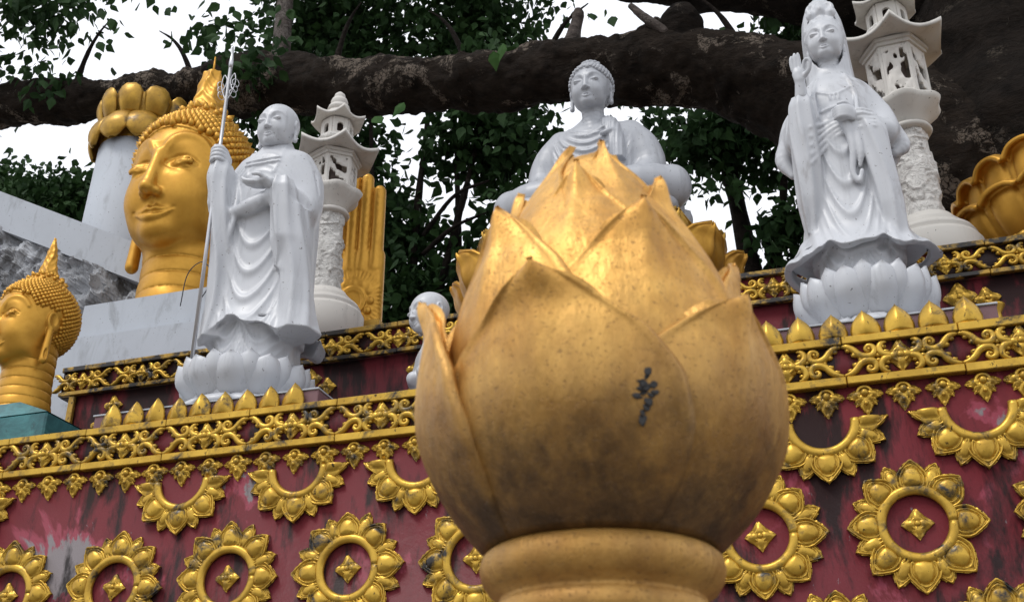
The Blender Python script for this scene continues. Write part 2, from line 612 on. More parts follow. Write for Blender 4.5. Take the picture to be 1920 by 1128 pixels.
M['steel'] = mat_simple('steel', (.55, .55, .57), .32, .9, .1)
M['iron_wire'] = mat_simple('iron_wire', (.06, .06, .065), .5, .5)

def red_mat(name, patches=True, black=.48):
    m, nt, b = new_mat(name)
    P = world_pos(nt)
    v = noise(nt, P, 2.6, 5, .6)
    c = mixc(nt, v, (.115, .017, .023), (.18, .029, .037))
    c = mixc(nt, ramp(nt, noise(nt, world_pos(nt, (1, 1, .3)), 7, 5, .6), [(.5, 0), (.75, .5)]), c, (.10, .020, .024))
    if patches:
        # peeled paint: pink first, bare cement inside
        q = noise(nt, world_pos(nt, (.8, 1, .55), (3.1, 0, 5.2)), 2.3, 6, .65, .5)
        for px, pz, rr, am in ((-4.0, 3.10, .45, .15), (-3.85, 2.85, .30, .12), (.75, 2.45, .40, .15), (.15, 3.05, .2, .09)):
            vd = nt.nodes.new('ShaderNodeVectorMath'); vd.operation = 'DISTANCE'
            nt.links.new(world_pos(nt), vd.inputs[0]); vd.inputs[1].default_value = (px, 0, pz)
            mr = N(nt, 'ShaderNodeMapRange')
            nt.links.new(vd.outputs['Value'], mr.inputs[0])
            mr.inputs[1].default_value, mr.inputs[2].default_value, mr.inputs[3].default_value, mr.inputs[4].default_value = 0.0, rr, am, 0.0
            q = mul(nt, q, mr.outputs[0], 'ADD')
        c = mixc(nt, ramp(nt, q, [(.585, 0), (.61, .85)]), c, (.27, .055, .08))
        c = mixc(nt, ramp(nt, q, [(.63, 0), (.65, .95)]), c, (.20, .185, .19))
        k2 = noise(nt, world_pos(nt, (1, 1, .4)), 26, 5, .7)
        c = mixc(nt, ramp(nt, k2, [(.66, 0), (.70, .8)]), c, (.23, .20, .21))
    # black mould running down
    g = noise(nt, world_pos(nt, (1, 1, .30), (0, 0, 7.7)), 4.2, 7, .68, .3)
    gm = ramp(nt, g, [(.98 - black, 0), (1.08 - black, .93)])
    c = mixc(nt, gm, c, (.013, .010, .010))
    nt.links.new(c, b.inputs['Base Color'])
    setp(b, Roughness=.45, Specular_IOR_Level=.22)
    h = noise(nt, P, 18, 6, .65)
    bump(nt, b, h, .35, .012)
    return m

M['red_wall'] = red_mat('red_wall')
M['red_dark'] = red_mat('red_dark', False, .56)

# ---------------------------------------------------------------- ground
def flat_mat(name, a, b, scale, rough=.9):
    m, nt, bs = new_mat(name)
    P = world_pos(nt)
    c = mixc(nt, noise(nt, P, scale, 6, .65), a, b)
    nt.links.new(c, bs.inputs['Base Color'])
    setp(bs, Roughness=rough)
    bump(nt, bs, noise(nt, P, 30, 5), .3, .01)
    return m

g = obj('ground', mesh('ground', [(-300, -300, 0), (300, -300, 0), (300, 300, 0), (-300, 300, 0)], [(0, 1, 2, 3)], False), flat_mat('paving', (.14, .125, .11), (.23, .21, .185), 1.6))
g['kind'] = 'structure'

# ---------------------------------------------------------------- ornaments of the red walls
def relief_petal(L, W, h, nu=19, nv=16):
    """cast leaf lying in the XZ plane, root at the origin, tip at +Z, relief towards -Y"""
    def f(s, t):
        wv = np.interp(t, [0, .18, .36, .52, .70, .86, 1], [.90, .98, 1.0, .88, .58, .28, .0])
        ss = np.sign(s) * np.abs(s) ** .9
        x = ss * wv * W
        r = np.maximum(np.abs(ss), np.where(t < .30, (.30 - t) / .34, (t - .30) / .70) ** 1.0) * .55 + .45 * np.sqrt(ss ** 2 + ((t - .32) / .66) ** 2)
        z = h * (.62 - .10 * step(r, .55, .95) - .42 * np.exp(-((r - .79) / .05) ** 2) - .38 * np.exp(-((r - .60) / .05) ** 2) + .36 * np.clip(1 - (r / .55) ** 2, 0, 1))
        z = z * (1 - step(np.abs(s), .95, 1.0)) * (1 - step(t, .97, 1.0))
        return x, -z, t * L
    return shell(f, nu, nv, .012)

def torus_arc(R, r, a0, a1, n=40, k=10, flat=.8):
    P = [(R * math.cos(a), 0, R * math.sin(a)) for a in np.linspace(a0, a1, n)]
    return tube(P, r, k, flat=(1, flat))

BIG = mesh('leaf_big', *relief_petal(.140, .074, .036, 31, 26))
SML = mesh('leaf_small', *relief_petal(.128, .046, .026, 21, 20))
def half_leaf():
    V, F = relief_petal(.140, .074, .036)
    V = V.copy()
    V[:, 0] = np.minimum(V[:, 0], .0)
    return V, F
HALF_A = mesh('leaf_half', *half_leaf())
HALF_B = mesh('leaf_half', *xf(half_leaf(), scale=(-1, 1, 1)))
RING = mesh('ring', *torus_arc(.147, .0235, 0, 2 * math.pi, 49))
HALF_RING = mesh('half_ring', *torus_arc(.147, .0235, math.pi, 2 * math.pi, 28))

def blossom(R, boss, petals=4, h=.022, wf=.5, droop=False):
    """little pointed flower with a ringed boss, facing -Y"""
    parts = []
    for i in range(petals):
        a = 2 * math.pi * i / petals
        V, F = relief_petal(R, R * wf, h, 9, 9)
        parts.append(xf((V, F), rot=(0, a, 0)))
    if petals == 4:
        for i in range(4):
            V, F = relief_petal(R * .66, R * .3, h * .8, 7, 7)
            parts.append(xf((V, F), rot=(0, a + math.pi / 4 + i * math.pi / 2, 0)))
    V, F = ico(boss, 2)
    parts.append(xf((V, F), (0, -h * .75, 0), scale=(1, .8, 1)))
    parts.append(xf(torus_arc(boss * 1.75, boss * .42, 0, 2 * math.pi, 20, 6), (0, -h * .62, 0)))
    return join(parts)

FLOWER = mesh('flower', *blossom(.070, .014))
BAND_FLOWER = mesh('band_flower', *blossom(.080, .018, 4, .032, .50))
SQUARE_FLOWER = mesh('square_flower', *blossom(.085, .016, 4, .028, .55))
def pendant():
    parts = []
    for a, L, W in ((math.pi, .098, .038), (math.pi / 2 + .10, .080, .030), (-math.pi / 2 - .10, .080, .030), (math.pi * .78, .070, .028), (-math.pi * .78, .070, .028)):
        parts.append(xf(relief_petal(L, W, .030, 11, 11), rot=(0, a, 0)))
    parts.append(xf(ico(.018, 2), (0, -.026, 0)))
    parts.append(xf(torus_arc(.029, .008, 0, 2 * math.pi, 20, 6), (0, -.022, 0)))
    parts.append(xf(ico(.012, 1), (0, -.024, -.046)))
    return join(parts)
PENDANT = mesh('pendant', *pendant())

def scroll(mx=1, mz=1):
    S = [(.2515, .071), (.226, .068), (.200, .050), (.178, .024), (.150, .010), (.122, .014), (.108, .034), (.114, .056), (.133, .062), (.146, .050), (.141, .037), (.131, .038), (.129, .046)]
    r = [.008, .015, .017, .018, .019, .018, .016, .0145, .013, .011, .009, .008, .007]
    a = tube([(x, -.012, z) for x, z in S], r, 8, 46, flat=(1, 1.1))
    S2 = [(.040, .004), (.066, .010), (.084, .028), (.086, .052), (.070, .070), (.052, .072)]
    b = tube([(x, -.012, z) for x, z in S2], [.016, .019, .018, .016, .012, .005], 8, 20, flat=(1, 1.1))
    lobes = []
    for x, z, q in ((.196, .024, .018), (.168, .002, .017), (.096, .012, .016), (.222, .050, .015), (.068, .050, .014), (.060, .026, .015)):
        lobes.append(xf(ico(q, 1), (x, -.010, z), scale=(1.15, .9, .8)))
    lobes.append(xf(ico(.009, 1), (.131, -.020, .044)))
    return xf(join([a, b] + lobes), scale=(mx, 1, mz))
SCROLLS = [mesh('scroll', *scroll(mx, mz)) for mx, mz in ((1, 1), (-1, 1), (1, -1), (-1, -1))]

def wrail(wl, x0, x1, z0, z1, y, mat, name='rail'):
    """gilded rail in short cast lengths"""
    x = x0
    k = 0
    while x < x1 - .05:
        e = min(x + .505, x1)
        obj(name, mesh(name, *box(x + .0015, e - .0015, -.030, .02, z0 + .0015 * (k % 3), z1 + .001 * (k % 2), .004), smooth=False), mat, wl, loc=(0, y, 0))
        x = e
        k += 1

# -- lower red wall with the sunflower rosettes
wall = thing('red_wall', 'red painted wall covered with gilded rosettes below the statues', 'wall', (0, 0, 0))
obj('panel', mesh('wall_panel', *box(-9, 4.5, 0, .5, 0, 3.43)), M['red_wall'], wall)
obj('cornice', mesh('wall_cornice', *box(-9, 4.5, -.012, 1.5, 3.4301, 3.652)), M['red_dark'], wall)
gw = M['gold_wall']
random.seed(7)
def rosette(x, z, k):
    r = obj('rosette', RING, gw, wall, loc=(x, -.014, z), rot=(0, random.uniform(-.06, .06), 0))
    for i in range(8):
        a = i * math.pi / 4 + .02
        obj('petal', BIG, gw, r, loc=(.150 * math.sin(a), .006, .150 * math.cos(a)), rot=(random.uniform(-.07, .07), a + random.uniform(-.05, .05), 0), scale=(random.uniform(.92, 1.05), 1, random.uniform(.90, 1.06)))
        a += math.pi / 8
        if random.random() < .06:
            continue
        obj('small_petal', SML, gw, r, loc=(.158 * math.sin(a), .010, .158 * math.cos(a)), rot=(random.uniform(-.05, .05), a, 0), scale=(1, 1, random.uniform(.92, 1.06)))
    obj('flower', FLOWER, gw, r, loc=(0, .012, 0), rot=(0, random.uniform(-.08, .08), 0))
S_R, A_R, Z_R = .6555, -4.3375, 2.776
for k in range(-4, 10):
    rosette(A_R + k * S_R, Z_R, k)
for k in (5, 6, 7, 8):
    rosette(A_R + (k + .42) * S_R, Z_R - .53, k)
def half_rosette(x, z):
    r = obj('half_rosette', HALF_RING, gw, wall, loc=(x, -.014, z))
    for i in range(5):
        a = math.pi / 2 + i * math.pi / 4
        me = HALF_A if i == 4 else HALF_B if i == 0 else BIG
        if i == 0:
            me = HALF_B
        obj('petal', me, gw, r, loc=(.150 * math.sin(a), .006, .150 * math.cos(a)), rot=(random.uniform(-.05, .05) if 0 < i < 4 else 0, a, 0))
    for i in range(4):
        a = math.pi / 2 + (i + .5) * math.pi / 4
        obj('small_petal', SML, gw, r, loc=(.158 * math.sin(a), .010, .158 * math.cos(a)), rot=(0, a, 0))
for x, z in ((-4.69, 3.31), (-3.352, 3.308), (-2.680, 3.312), (-2.03, 3.30), (-1.38, 3.29), (-.73, 3.275), (-.084, 3.268), (.572, 3.272), (1.22, 3.275), (1.87, 3.275), (-5.34, 3.31), (-6.0, 3.31)):
    half_rosette(x, z)
X_L, X_R = -7.02, 2.26
wrail(wall, X_L, X_R, 3.616, 3.656, -.012, gw)
wrail(wall, X_L, X_R, 3.420, 3.460, -.012, gw)
for k in range(-5, 13):
    x = -4.249 + .505 * k
    zc = 3.540
    for me in SCROLLS:
        obj('scroll', me, gw, wall, loc=(x, -.012, zc))
    obj('band_flower', BAND_FLOWER, gw, wall, loc=(x, -.014, zc))
k = 0
x = X_L
while x < X_R:
    obj('pendant', PENDANT, gw, wall, loc=(x, .004, 3.380), rot=(0, random.uniform(-.07, .07), 0), scale=(random.uniform(.98, 1.10),) * 3)
    x += .166
    k += 1

# -- recessed upper wall that carries the lanterns and gold figures
UY = 1.10
upper = thing('upper_wall', 'blackened red upper wall with worn gilded frieze behind the standing statues', 'wall', (0, UY, 0))
obj('panel', mesh('upper_panel', *box(-5.05, 4.5, 0, .5, 3.6, 4.4005)), M['red_dark'], upper)
obj('cornice', mesh('upper_cornice', *box(-5.16, 4.5, -.014, 2.4, 4.4, 4.612)), M['red_dark'], upper)
go = M['gold_worn']
wrail(upper, -5.16, 2.4, 4.580, 4.616, -.014, go)
wrail(upper, -5.16, 2.4, 4.400, 4.430, -.014, go)
for i, x in enumerate(np.arange(-5.0, 2.4, .472)):
    for me in SCROLLS:
        obj('scroll', me, go, upper, loc=(x + .01, -.012, 4.506), scale=(.93, 1, .86))
    obj('band_flower', BAND_FLOWER, go, upper, loc=(x + .01, -.014, 4.506), scale=(.86, .9, .86))
for x, z, sc in ((-4.72, 4.30, .9), (-4.80, 4.17, .95), (-3.24, 4.30, 1.0), (-3.12, 4.24, .8), (-3.16, 4.06, .7), (-2.50, 4.28, .95), (-2.52, 4.13, .8), (-1.95, 4.28, .9), (-1.4, 4.27, .9), (-.45, 4.20, .7), (.722, 4.298, 1.12), (.86, 4.27, .9), (.60, 4.18, .7), (1.15, 4.28, .9)):
    obj('wall_flower', SQUARE_FLOWER, gw, upper, loc=(x, .002, z), scale=(sc, 1, sc), rot=(0, random.uniform(-.1, .1), 0))
obj('corner_strip', mesh('corner_strip', *box(-5.075, -5.03, -.03, .0, 3.66, 4.399, .004), smooth=False), go, upper)
def knob():
    p = [xf(revolve([(.055, 0), (.062, .012), (.045, .03), (.02, .045)], 20), rot=(math.pi / 2, 0, 0))]
    for i in range(10):
        p.append(xf(ico(.012, 1), (.05 * math.cos(i * .628), -.022, .05 * math.sin(i * .628))))
    return join(p)
obj('round_boss', mesh('boss', *knob()), gw, upper, loc=(-3.16, -.002, 4.02))

# -- two low plinths, each with a row of gilded leaf tips in front
def tip(s, t):
    wv = np.interp(t, [0, .25, .5, .7, .86, .95, 1], [.95, 1.0, .86, .62, .33, .13, .0])
    x = s * wv * .066
    rd = .040 * (1 - np.abs(s) ** 1.4) * np.sin(np.pi * np.clip(.22 + .70 * t, 0, 1)) + .006
    return x, -(.026 + rd - .012 * t), t * .142
TIP = mesh('leaf_tip', *shell(tip, 13, 12, lambda s, t: .014 - .012 * step(t, .8, 1)))
def plinth(label, x0, x1, xs, n):
    p = thing('plinth', label, 'plinth', ((x0 + x1) / 2, 0, 3.652), group='low red plinths on the ledge')
    hw = (x1 - x0) / 2
    obj('slab', mesh('plinth_slab', *box(-hw, hw, .024, .95, 0.0, .098, .004), smooth=False), M['plinth_red'], p)
    obj('top_slab', mesh('plinth_top', *box(-hw - .006, hw + .006, .016, .956, .098, .108, .002), smooth=False), M['plaster'], p)
    for x in xs:
        obj('leaf_tip', TIP, gw, p, loc=(x - (x0 + x1) / 2, .022, .003), rot=(rad(random.uniform(-4, 4)), rad(random.uniform(-3, 3)), 0), scale=(random.uniform(.95, 1.08), 1, random.uniform(.92, 1.06)))
M['plinth_red'] = mat_simple('plinth_red', (.17, .085, .095), .6, 0, .35, 14)
plinth('low red plinth with gilded leaf tips under the monk statue', -4.0, -2.62, [-3.86 + .139 * i for i in range(9)], 9)
plinth('low red plinth with gilded leaf tips under the hooded lady statue', -.36, .74, [-.275 + .147 * i for i in range(7)], 7)
def vase():
    return revolve([(.04, 0), (.042, .02), (.028, .05), (.026, .085), (.05, .125), (.052, .135), (.02, .14)], 16)
obj('vase_stem', mesh('vase_stem', *vase()), gw, upper, loc=(.88, -.07, 4.06))

# ---------------------------------------------------------------- carved heads (chin at z = 0, crown at z = 1, facing -Y)
def carve_head(kind, h=.0095):
    thai, monk, lady, buddha = kind == 'thai', kind == 'monk', kind == 'lady', kind == 'buddha'
    v = Vox((-.52, -.62, -.62), (.52, .62, 1.22), h)
    jw = .325 if thai else .335
    v.put(ell((0, .07, .60), (.37, .42, .40)))
    v.put(ell((0, -.055, .40), (jw, .345, .405)), .12)
    v.put(ell((0, -.255, .075), (.12, .10, .08)), .12)
    for s in (-1, 1):
        v.put(ell((s * .160, -.22, .29), (.12, .13, .14)), .10)
        v.put(ell((s * .165, -.10, .15), (.10, .15, .09)), .10)
    # neck with soft rings
    def neck(X, Y, Z):
        y0 = .085 + .0 * Z
        r = np.sqrt(X ** 2 + (Y - y0) ** 2)
        rr = (.275 if thai else .205) + (.06 if thai else .10) * np.clip((-.10 - Z) / .45, 0, 1) ** 1.5
        ring = .012 * np.abs(np.sin((Z + .05) * np.pi / .105)) ** .35
        return np.maximum(r - rr - ring + .010, np.maximum(-.6 - Z, Z - .3))
    v.put((neck, (-.4, -.3, -.6), (.4, .5, .3)), .05)
    fy = v.front
    ez = .475
    # eye sockets
    for s in (-1, 1):
        x = s * .15
        y = fy(x, ez + .03)
        v.put(ell((x, y - (.035 if thai else .047), ez + .035), (.125, .07, .075) if thai else (.115, .066, .066)), .07, 's')
    # brow ridges
    for s in (-1, 1):
        if thai:
            pts = [(.025, .525), (.045, .60), (.10, .665), (.17, .685), (.245, .655), (.30, .575)]
        else:
            pts = [(.03, .53), (.07, .595), (.14, .635), (.22, .62), (.285, .56)]
        P = [(s * x, fy(s * x, z) + (.004 if thai else .012), z) for x, z in pts]
        v.put(chain(P, [.020] * (len(P) - 1) + [.012] if thai else [.022] * (len(P) - 1) + [.01], 14), .035)
    # nose
    yb = fy(0, .27)
    nb = .30 if not thai else .275
    tip = yb - (.105 if thai else .085)
    v.put(cap((0, fy(0, .55) + .012, .555), (0, tip + .05, nb + .012), .030, .047), .035)
    v.put(ell((0, tip + .04, nb), (.046, .048, .038)), .02)
    for s in (-1, 1):
        v.put(ell((s * .050, yb - .012, nb - .010), (.031, .042, .028)), .022)
        v.put(ell((s * .028, yb - .040, nb - .043), (.012, .016, .010)), .008, 's')
    # lids and eye slits
    for s in (-1, 1):
        x = s * .15
        y = fy(x, ez)
        v.put(ell((x, y + (.012 if thai else .006), ez + .004), (.095, .052, .050), rz=s * -.25), .02)
        up = [(-.098 if thai else -.085, -.004), (-.05, .022 if thai else -.018), (0, .030 if thai else -.026), (.05, .022 if thai else -.018), (.10 if thai else .082, -.006)]
        P = [(x + s * a, 0, ez + b) for a, b in up]
        P = [(p[0], fy(p[0], p[2]) - .002, p[2]) for p in P]
        v.put(chain(P, [.007, .011, .012, .011, .006], 12), .008, 's')
        if thai:
            lo = [(-.098, -.004), (-.05, -.026), (0, -.033), (.05, -.026), (.10, -.006)]
            P = [(x + s * a, 0, ez + b) for a, b in lo]
            P = [(p[0], fy(p[0], p[2]) - .002, p[2]) for p in P]
            v.put(chain(P, [.006, .008, .009, .008, .006], 12), .008, 's')
            lid = [(-.10, .022), (-.05, .055), (0, .064), (.05, .055), (.105, .015)]
            P = [(x + s * a, 0, ez + b) for a, b in lid]
            P = [(p[0], fy(p[0], p[2]) + .002, p[2]) for p in P]
            v.put(chain(P, .008, 12), .01, 's')
            yp = fy(x + s * .005, ez - .002)
            v.put(ell((x + s * .005, yp - .002, ez - .002), (.016, .009, .016)), .006, 's')
    # mouth
    mz = .165 if not thai else .150
    mw = .088 if not thai else .135
    lift = .012 if not thai else .020
    def lp(pts):
        return [(a * mw, fy(a * mw, mz + b), mz + b) for a, b in pts]
    upl = lp([(-1, lift), (-.5, .016), (-.18, .026), (0, .019), (.18, .026), (.5, .016), (1, lift)])
    lol = lp([(-.85, lift - .012), (-.4, -.022), (0, -.030), (.4, -.022), (.85, lift - .012)])
    v.put(chain([(p[0], p[1] + .002, p[2]) for p in upl], [.008, .018, .024, .022, .024, .018, .008], 18), .014)
    v.put(chain([(p[0], p[1] - .002, p[2]) for p in lol], [.010, .022, .028, .022, .010], 14), .014)
    sl = [(-1.12, lift + .006), (-.6, .001), (-.2, .001), (0, -.004), (.2, .001), (.6, .001), (1.12, lift + .006)]
    P = [(a * mw, fy(a * mw, mz + b) - .003, mz + b) for a, b in sl]
    v.put(chain(P, [.009, .010, .011, .011, .011, .010, .009], 20), .008, 's')
    # philtrum and the hollow above the chin
    v.put(cap((0, fy(0, mz + .085) - .006, mz + .085), (0, fy(0, mz + .05) - .006, mz + .05), .012), .02, 's')
    # ears with long lobes
    if not lady:
        for s in (-1, 1):
            lb = -.02 if thai else .10
            v.put(ell((s * .372, .07, .47), (.034, .095, .125), rz=s * .25), .02)
            v.put(ell((s * .415, .05, .475), (.03, .052, .078), rz=s * .25), .015, 's')
            v.put(cap((s * .372, .045, .37), (s * .375, .02, lb + .04), .034, .045), .025)
            v.put(ell((s * .41, .02, lb + .10), (.02, .018, .06)), .01, 's')
    if buddha or thai:
        # cap of hair standing proud of the brow
        def hair(X, Y, Z):
            q = np.sqrt((X / .392) ** 2 + ((Y - .075) / .445) ** 2 + ((Z - .60) / .425) ** 2)
            d = (q - 1) * .40
            line = .775 - .10 * np.clip(np.abs(X) / .30, 0, 1.2) ** 2 - (1.05 if thai else .95) * np.clip(Y + .22, 0, .30)
            line = np.where(Y > .12, .18, line)
            return np.maximum(d, (line - Z) * .8)
        v.put((hair, (-.45, -.45, .1), (.45, .56, 1.05)), .008)
        v.put(ell((0, .09, 1.00), (.20, .21, .13)), .08)
    return v.mesh(1)

def curls(kind, r, n, seed=3):
    """tight curls over the skull of a seated-Buddha style head"""
    random.seed(seed)
    V0, F0 = ico(1.0, 1)
    nib = kind == 'thai'
    out = []
    C = np.array([0, .075, .60])
    R = np.array([.392, .445, .425])
    ga = math.pi * (3 - math.sqrt(5))
    pts = []
    for i in range(n):
        z = 1 - 2 * (i + .5) / n
        q = math.sqrt(1 - z * z)
        p = C + R * np.array([q * math.cos(ga * i), q * math.sin(ga * i), z])
        line = .795 - .10 * min(abs(p[0]) / .30, 1.2) ** 2 - (1.05 if nib else .95) * min(max(p[1] + .22, 0), .30)
        if p[1] > .12:
            line = .20
        if p[2] < line or (abs(p[0]) > .30 and p[2] < .60 and p[1] < .15):
            continue
        if p[2] > .94 and (p[0] ** 2 + (p[1] - .09) ** 2) < .165 ** 2:
            continue
        nn = (p - C) / R ** 2
        pts.append((p, nn / np.linalg.norm(nn)))
    m = 46
    for i in range(m):
        z = 1 - (i + .5) / m
        q = math.sqrt(1 - z * z)
        d = np.array([q * math.cos(ga * i), q * math.sin(ga * i), z])
        p = np.array([0, .09, 1.00]) + np.array([.20, .21, .13]) * d
        pts.append((p, d / np.linalg.norm(d)))
    for p, nn in pts:
        rr = r * random.uniform(.9, 1.1)
        Q = V0.copy()
        if nib:
            up = Q @ nn
            Q = Q + np.outer(np.clip(up - .55, 0, 1) * 1.6, nn)
        out.append((p + Q * rr, F0))
    return join(out)

# ---------------------------------------------------------------- robed stone figures
def ufold(X, Z, x0, w, a, per, z0, sharp=2.0):
    return ridge((Z - z0 - a * ((X - x0) / w) ** 2) / per, sharp)

def bell(x, c, w):
    return np.exp(-((x - c) / w) ** 2)

def lotus_seat(parent, mat, r, h, n_top, n_low, foot):
    """stone lotus: a core, a ring of upright petals and a ring of low petals, each petal its own mesh"""
    core = obj('lotus_base', mesh('lotus_core', *revolve([(foot * .93, 0), (foot * .97, h * .10), (foot * .86, h * .26), (r * .80, h * .55), (r * .90, h * .86), (r * .84, h * .93), (r * .5, h * .95)], 48)), mat, parent)
    hw = math.pi * r / n_top * .99
    def up(s, t):
        wv = np.interp(t, [0, .2, .5, .72, .87, .95, 1], [.62, .86, 1, .90, .62, .30, .02])
        x = s * wv * hw
        bulge = .15 * r * (1 - s ** 2) * np.sin(np.pi * np.clip(t * .9 + .08, 0, 1))
        rr = np.interp(t, [0, .25, .5, .75, .9, 1], [foot * .84, r * .80, r * .91, r * .98, r * 1.02, r * 1.055])
        return x, -(rr - .05 * r + bulge) + .55 * x ** 2 / r, h * (.20 + .82 * t) + .0 * s
    pu = mesh('petal_up', *shell(up, 11, 11, .022))
    def up2(s, t):
        x, y, z = up(s, t)
        return x * .8, y + .03 * r, z + .02
    pb = mesh('petal_inner', *shell(up2, 9, 9, .02))
    def low(s, t):
        wv = np.interp(t, [0, .3, .7, 1], [.2, .85, 1, .7])
        x = s * wv * math.pi * foot / n_low * 1.05
        b = np.sin(np.pi * np.clip(t, 0, 1)) ** .7 * (1 - s ** 2) ** .6
        return x, -(foot * (1.04 - .12 * t) + .085 * r * b) + .4 * x ** 2 / foot, h * (.26 * t) + .002
    pl = mesh('petal_low', *shell(low, 9, 9, .02))
    for i in range(n_top):
        obj('petal', pu, mat, core, rot=(0, 0, 2 * math.pi * (i + .5) / n_top))
        obj('inner_petal', pb, mat, core, rot=(0, 0, 2 * math.pi * i / n_top))
    for i in range(n_low):
        obj('foot_petal', pl, mat, core, rot=(0, 0, 2 * math.pi * i / n_low))
    return core

def place_head(kind, s, loc, rz=0.0, rx=0.0, h=.0095):
    V, F = carve_head(kind, h)
    return xf((V, F), loc, (rx, 0, rz), (s, s, s))

# -- the standing monk with the ringed staff
def monk_figure():
    v = Vox((-.56, -.50, .22), (.66, .48, 1.98), .0062)
    cx = .055
    # inner skirt
    def d0(X, Y, Z, th):
        front = step(-Y, -.05, .12)
        u = .5 * bell(X, cx - .10, .11) * ufold(X, Z, cx - .10, .1, .16, .085, .30) + .5 * bell(X, cx + .12, .12) * ufold(X, Z, cx + .12, .11, .16, .085, .33)
        return .020 * front * u + .008 * ridge(th * 9 / (2 * np.pi), 2)
    v.put(loft([.24, .32, .45, .62], cx, 0, [.27, .255, .24, .22], [.24, .23, .215, .2], 2.2, d0))
    # outer robe with its flaring hem
    zs = [.42, .48, .55, .66, .82, 1.05, 1.38, 1.58, 1.70, 1.78, 1.84, 1.92]
    rx = [.40, .37, .335, .305, .295, .295, .305, .285, .245, .195, .13, .085]
    ry = [.35, .325, .285, .255, .235, .225, .22, .205, .185, .15, .11, .08]
    def d1(X, Y, Z, th):
        front = step(-Y, .02, .14)
        low = step(Z, 1.35, 1.10) * step(Z, .46, .60)
        u = bell(X, cx + .02, .17) * ufold(X, Z, cx + .03, .17, .30, .185, .50, 3.4) * low
        vert = ridge((X + .015 * np.sin(Z * 9)) / .085, 1.6) * step(np.abs(X - cx), .16, .24)
        chest = bell(Z, 1.64, .12) * ufold(X, Z, cx, .16, -.10, .05, .0, 2) * .25
        side = ridge(th * 13 / (2 * np.pi) + .25 * np.sin(Z * 5), 1.6) * step(np.abs(th), 1.0, 1.6) * step(Z, 1.5, 1.2)
        flare = .03 * np.cos(th * 5 + .8) * step(Z, .66, .42)
        return front * (.015 * u + .011 * vert * step(Z, 1.5, 1.3) + .014 * chest) + .012 * side + flare
    f1, lo, hi = loft(zs, [.115, .095, .07] + [cx] * 9, 0, rx, ry, 2.15, d1)
    def robe(X, Y, Z):
        hem = .475 + .085 * bell(X, cx - .05, .17) + .016 * np.sin(X * 34 + .6) + .5 * step(np.abs(X - cx), .26, .44) * .10
        return np.maximum(f1(X, Y, Z), (hem - Z) * .7)
    v.put((robe, lo, hi), .02)
    def cav(X, Y, Z):
        q = np.sqrt(((X - cx) / .37) ** 2 + (Y / .27) ** 2)
        return np.maximum((q - 1) * .3, Z - .56)
    def cav2(X, Y, Z):
        sk = np.sqrt(((X - cx) / .275) ** 2 + (Y / .25) ** 2)
        return np.maximum(cav(X, Y, Z), (1 - sk) * .22)
    v.put((cav2, (-.5, -.45, .3), (.6, .45, .62)), .015, 's')
    # shoulders and arms under cloth
    v.put(chain([(-.10, .0, 1.72), (-.19, -.02, 1.60), (-.235, -.10, 1.44), (-.20, -.22, 1.58)], [.115, .105, .095, .075], 10), .05)
    v.put(chain([(.21, .0, 1.71), (.285, .0, 1.55), (.305, -.06, 1.34), (.25, -.20, 1.39)], [.11, .105, .10, .078], 10), .05)
    # sleeve falling from the raised wrist
    def ds(X, Y, Z, th):
        return .014 * ridge(th * 6 / (2 * np.pi) + .3 * np.sin(Z * 6), 1.6)
    v.put(loft([.48, .70, 1.0, 1.3, 1.55, 1.68], [-.15, -.13, -.13, -.15, -.19, -.20], [-.14, -.155, -.165, -.19, -.225, -.235], [.08, .06, .065, .068, .062, .05], [.12, .11, .115, .115, .095, .06], 2, ds), .05)
    # sleeve falling from the other wrist, with a stepped hem
    v.put(loft([.88, .96, 1.05, 1.25, 1.40, 1.47], [.255, .27, .28, .275, .26, .25], [-.205, -.215, -.225, -.235, -.245, -.25], [.006, .03, .06, .07, .07, .05], [.02, .04, .07, .08, .08, .05], 2, ds), .015)
    v.put(loft([.46, .62, .80, 1.05, 1.28], [.40, .375, .355, .335, .32], [-.14, -.14, -.15, -.17, -.17], [.10, .085, .08, .08, .06], [.13, .11, .10, .10, .08], 2, ds), .06)
    # bag of cloth under the forearm and the sash across the chest
    v.put(chain([(-.06, -.235, 1.30), (.06, -.27, 1.30), (.17, -.25, 1.36)], [.03, .05, .05], 8), .04)
    v.put(chain([(-.10, -.17, 1.55), (-.07, -.22, 1.38), (-.06, -.245, 1.22), (-.09, -.24, 1.08)], [.012, .014, .016, .01], 10), .02)
    # collar edges and the rectangular brooch band
    v.put(chain([(-.06, -.105, 1.80), (-.05, -.155, 1.69), (-.03, -.19, 1.58)], [.012, .013, .013], 8), .012)
    v.put(chain([(.16, -.105, 1.80), (.17, -.155, 1.69), (.15, -.19, 1.58)], [.012, .013, .013], 8), .012)
    for z in (1.69, 1.655):
        yy = v.front(cx, z)
        v.put(chain([(-.06, v.front(-.06, z), z + .01), (cx, yy - .004, z), (.17, v.front(.17, z), z + .01)], .0085, 8), .006)
    for x0, x1, z0, z1 in ((.14, .155, 1.50, 1.36), (.36, .40, 1.62, 1.45)):
        v.put(cap((x0, v.front(x0, z0) - .002, z0), (x1, v.front(x1, z1) - .002, z1), .008, .005), .01, 's')
    body = v.mesh(1)
    # the hand that closes round the staff
    a = Vox((-.34, -.42, 1.56), (-.08, -.14, 1.86), .0038)
    sx, sy = -.205, -.27
    a.put(cap((-.187, -.235, 1.60), (-.177, -.225, 1.70), .040, .036))
    a.put(ell((sx + .028, sy + .020, 1.715), (.030, .042, .058)), .02)
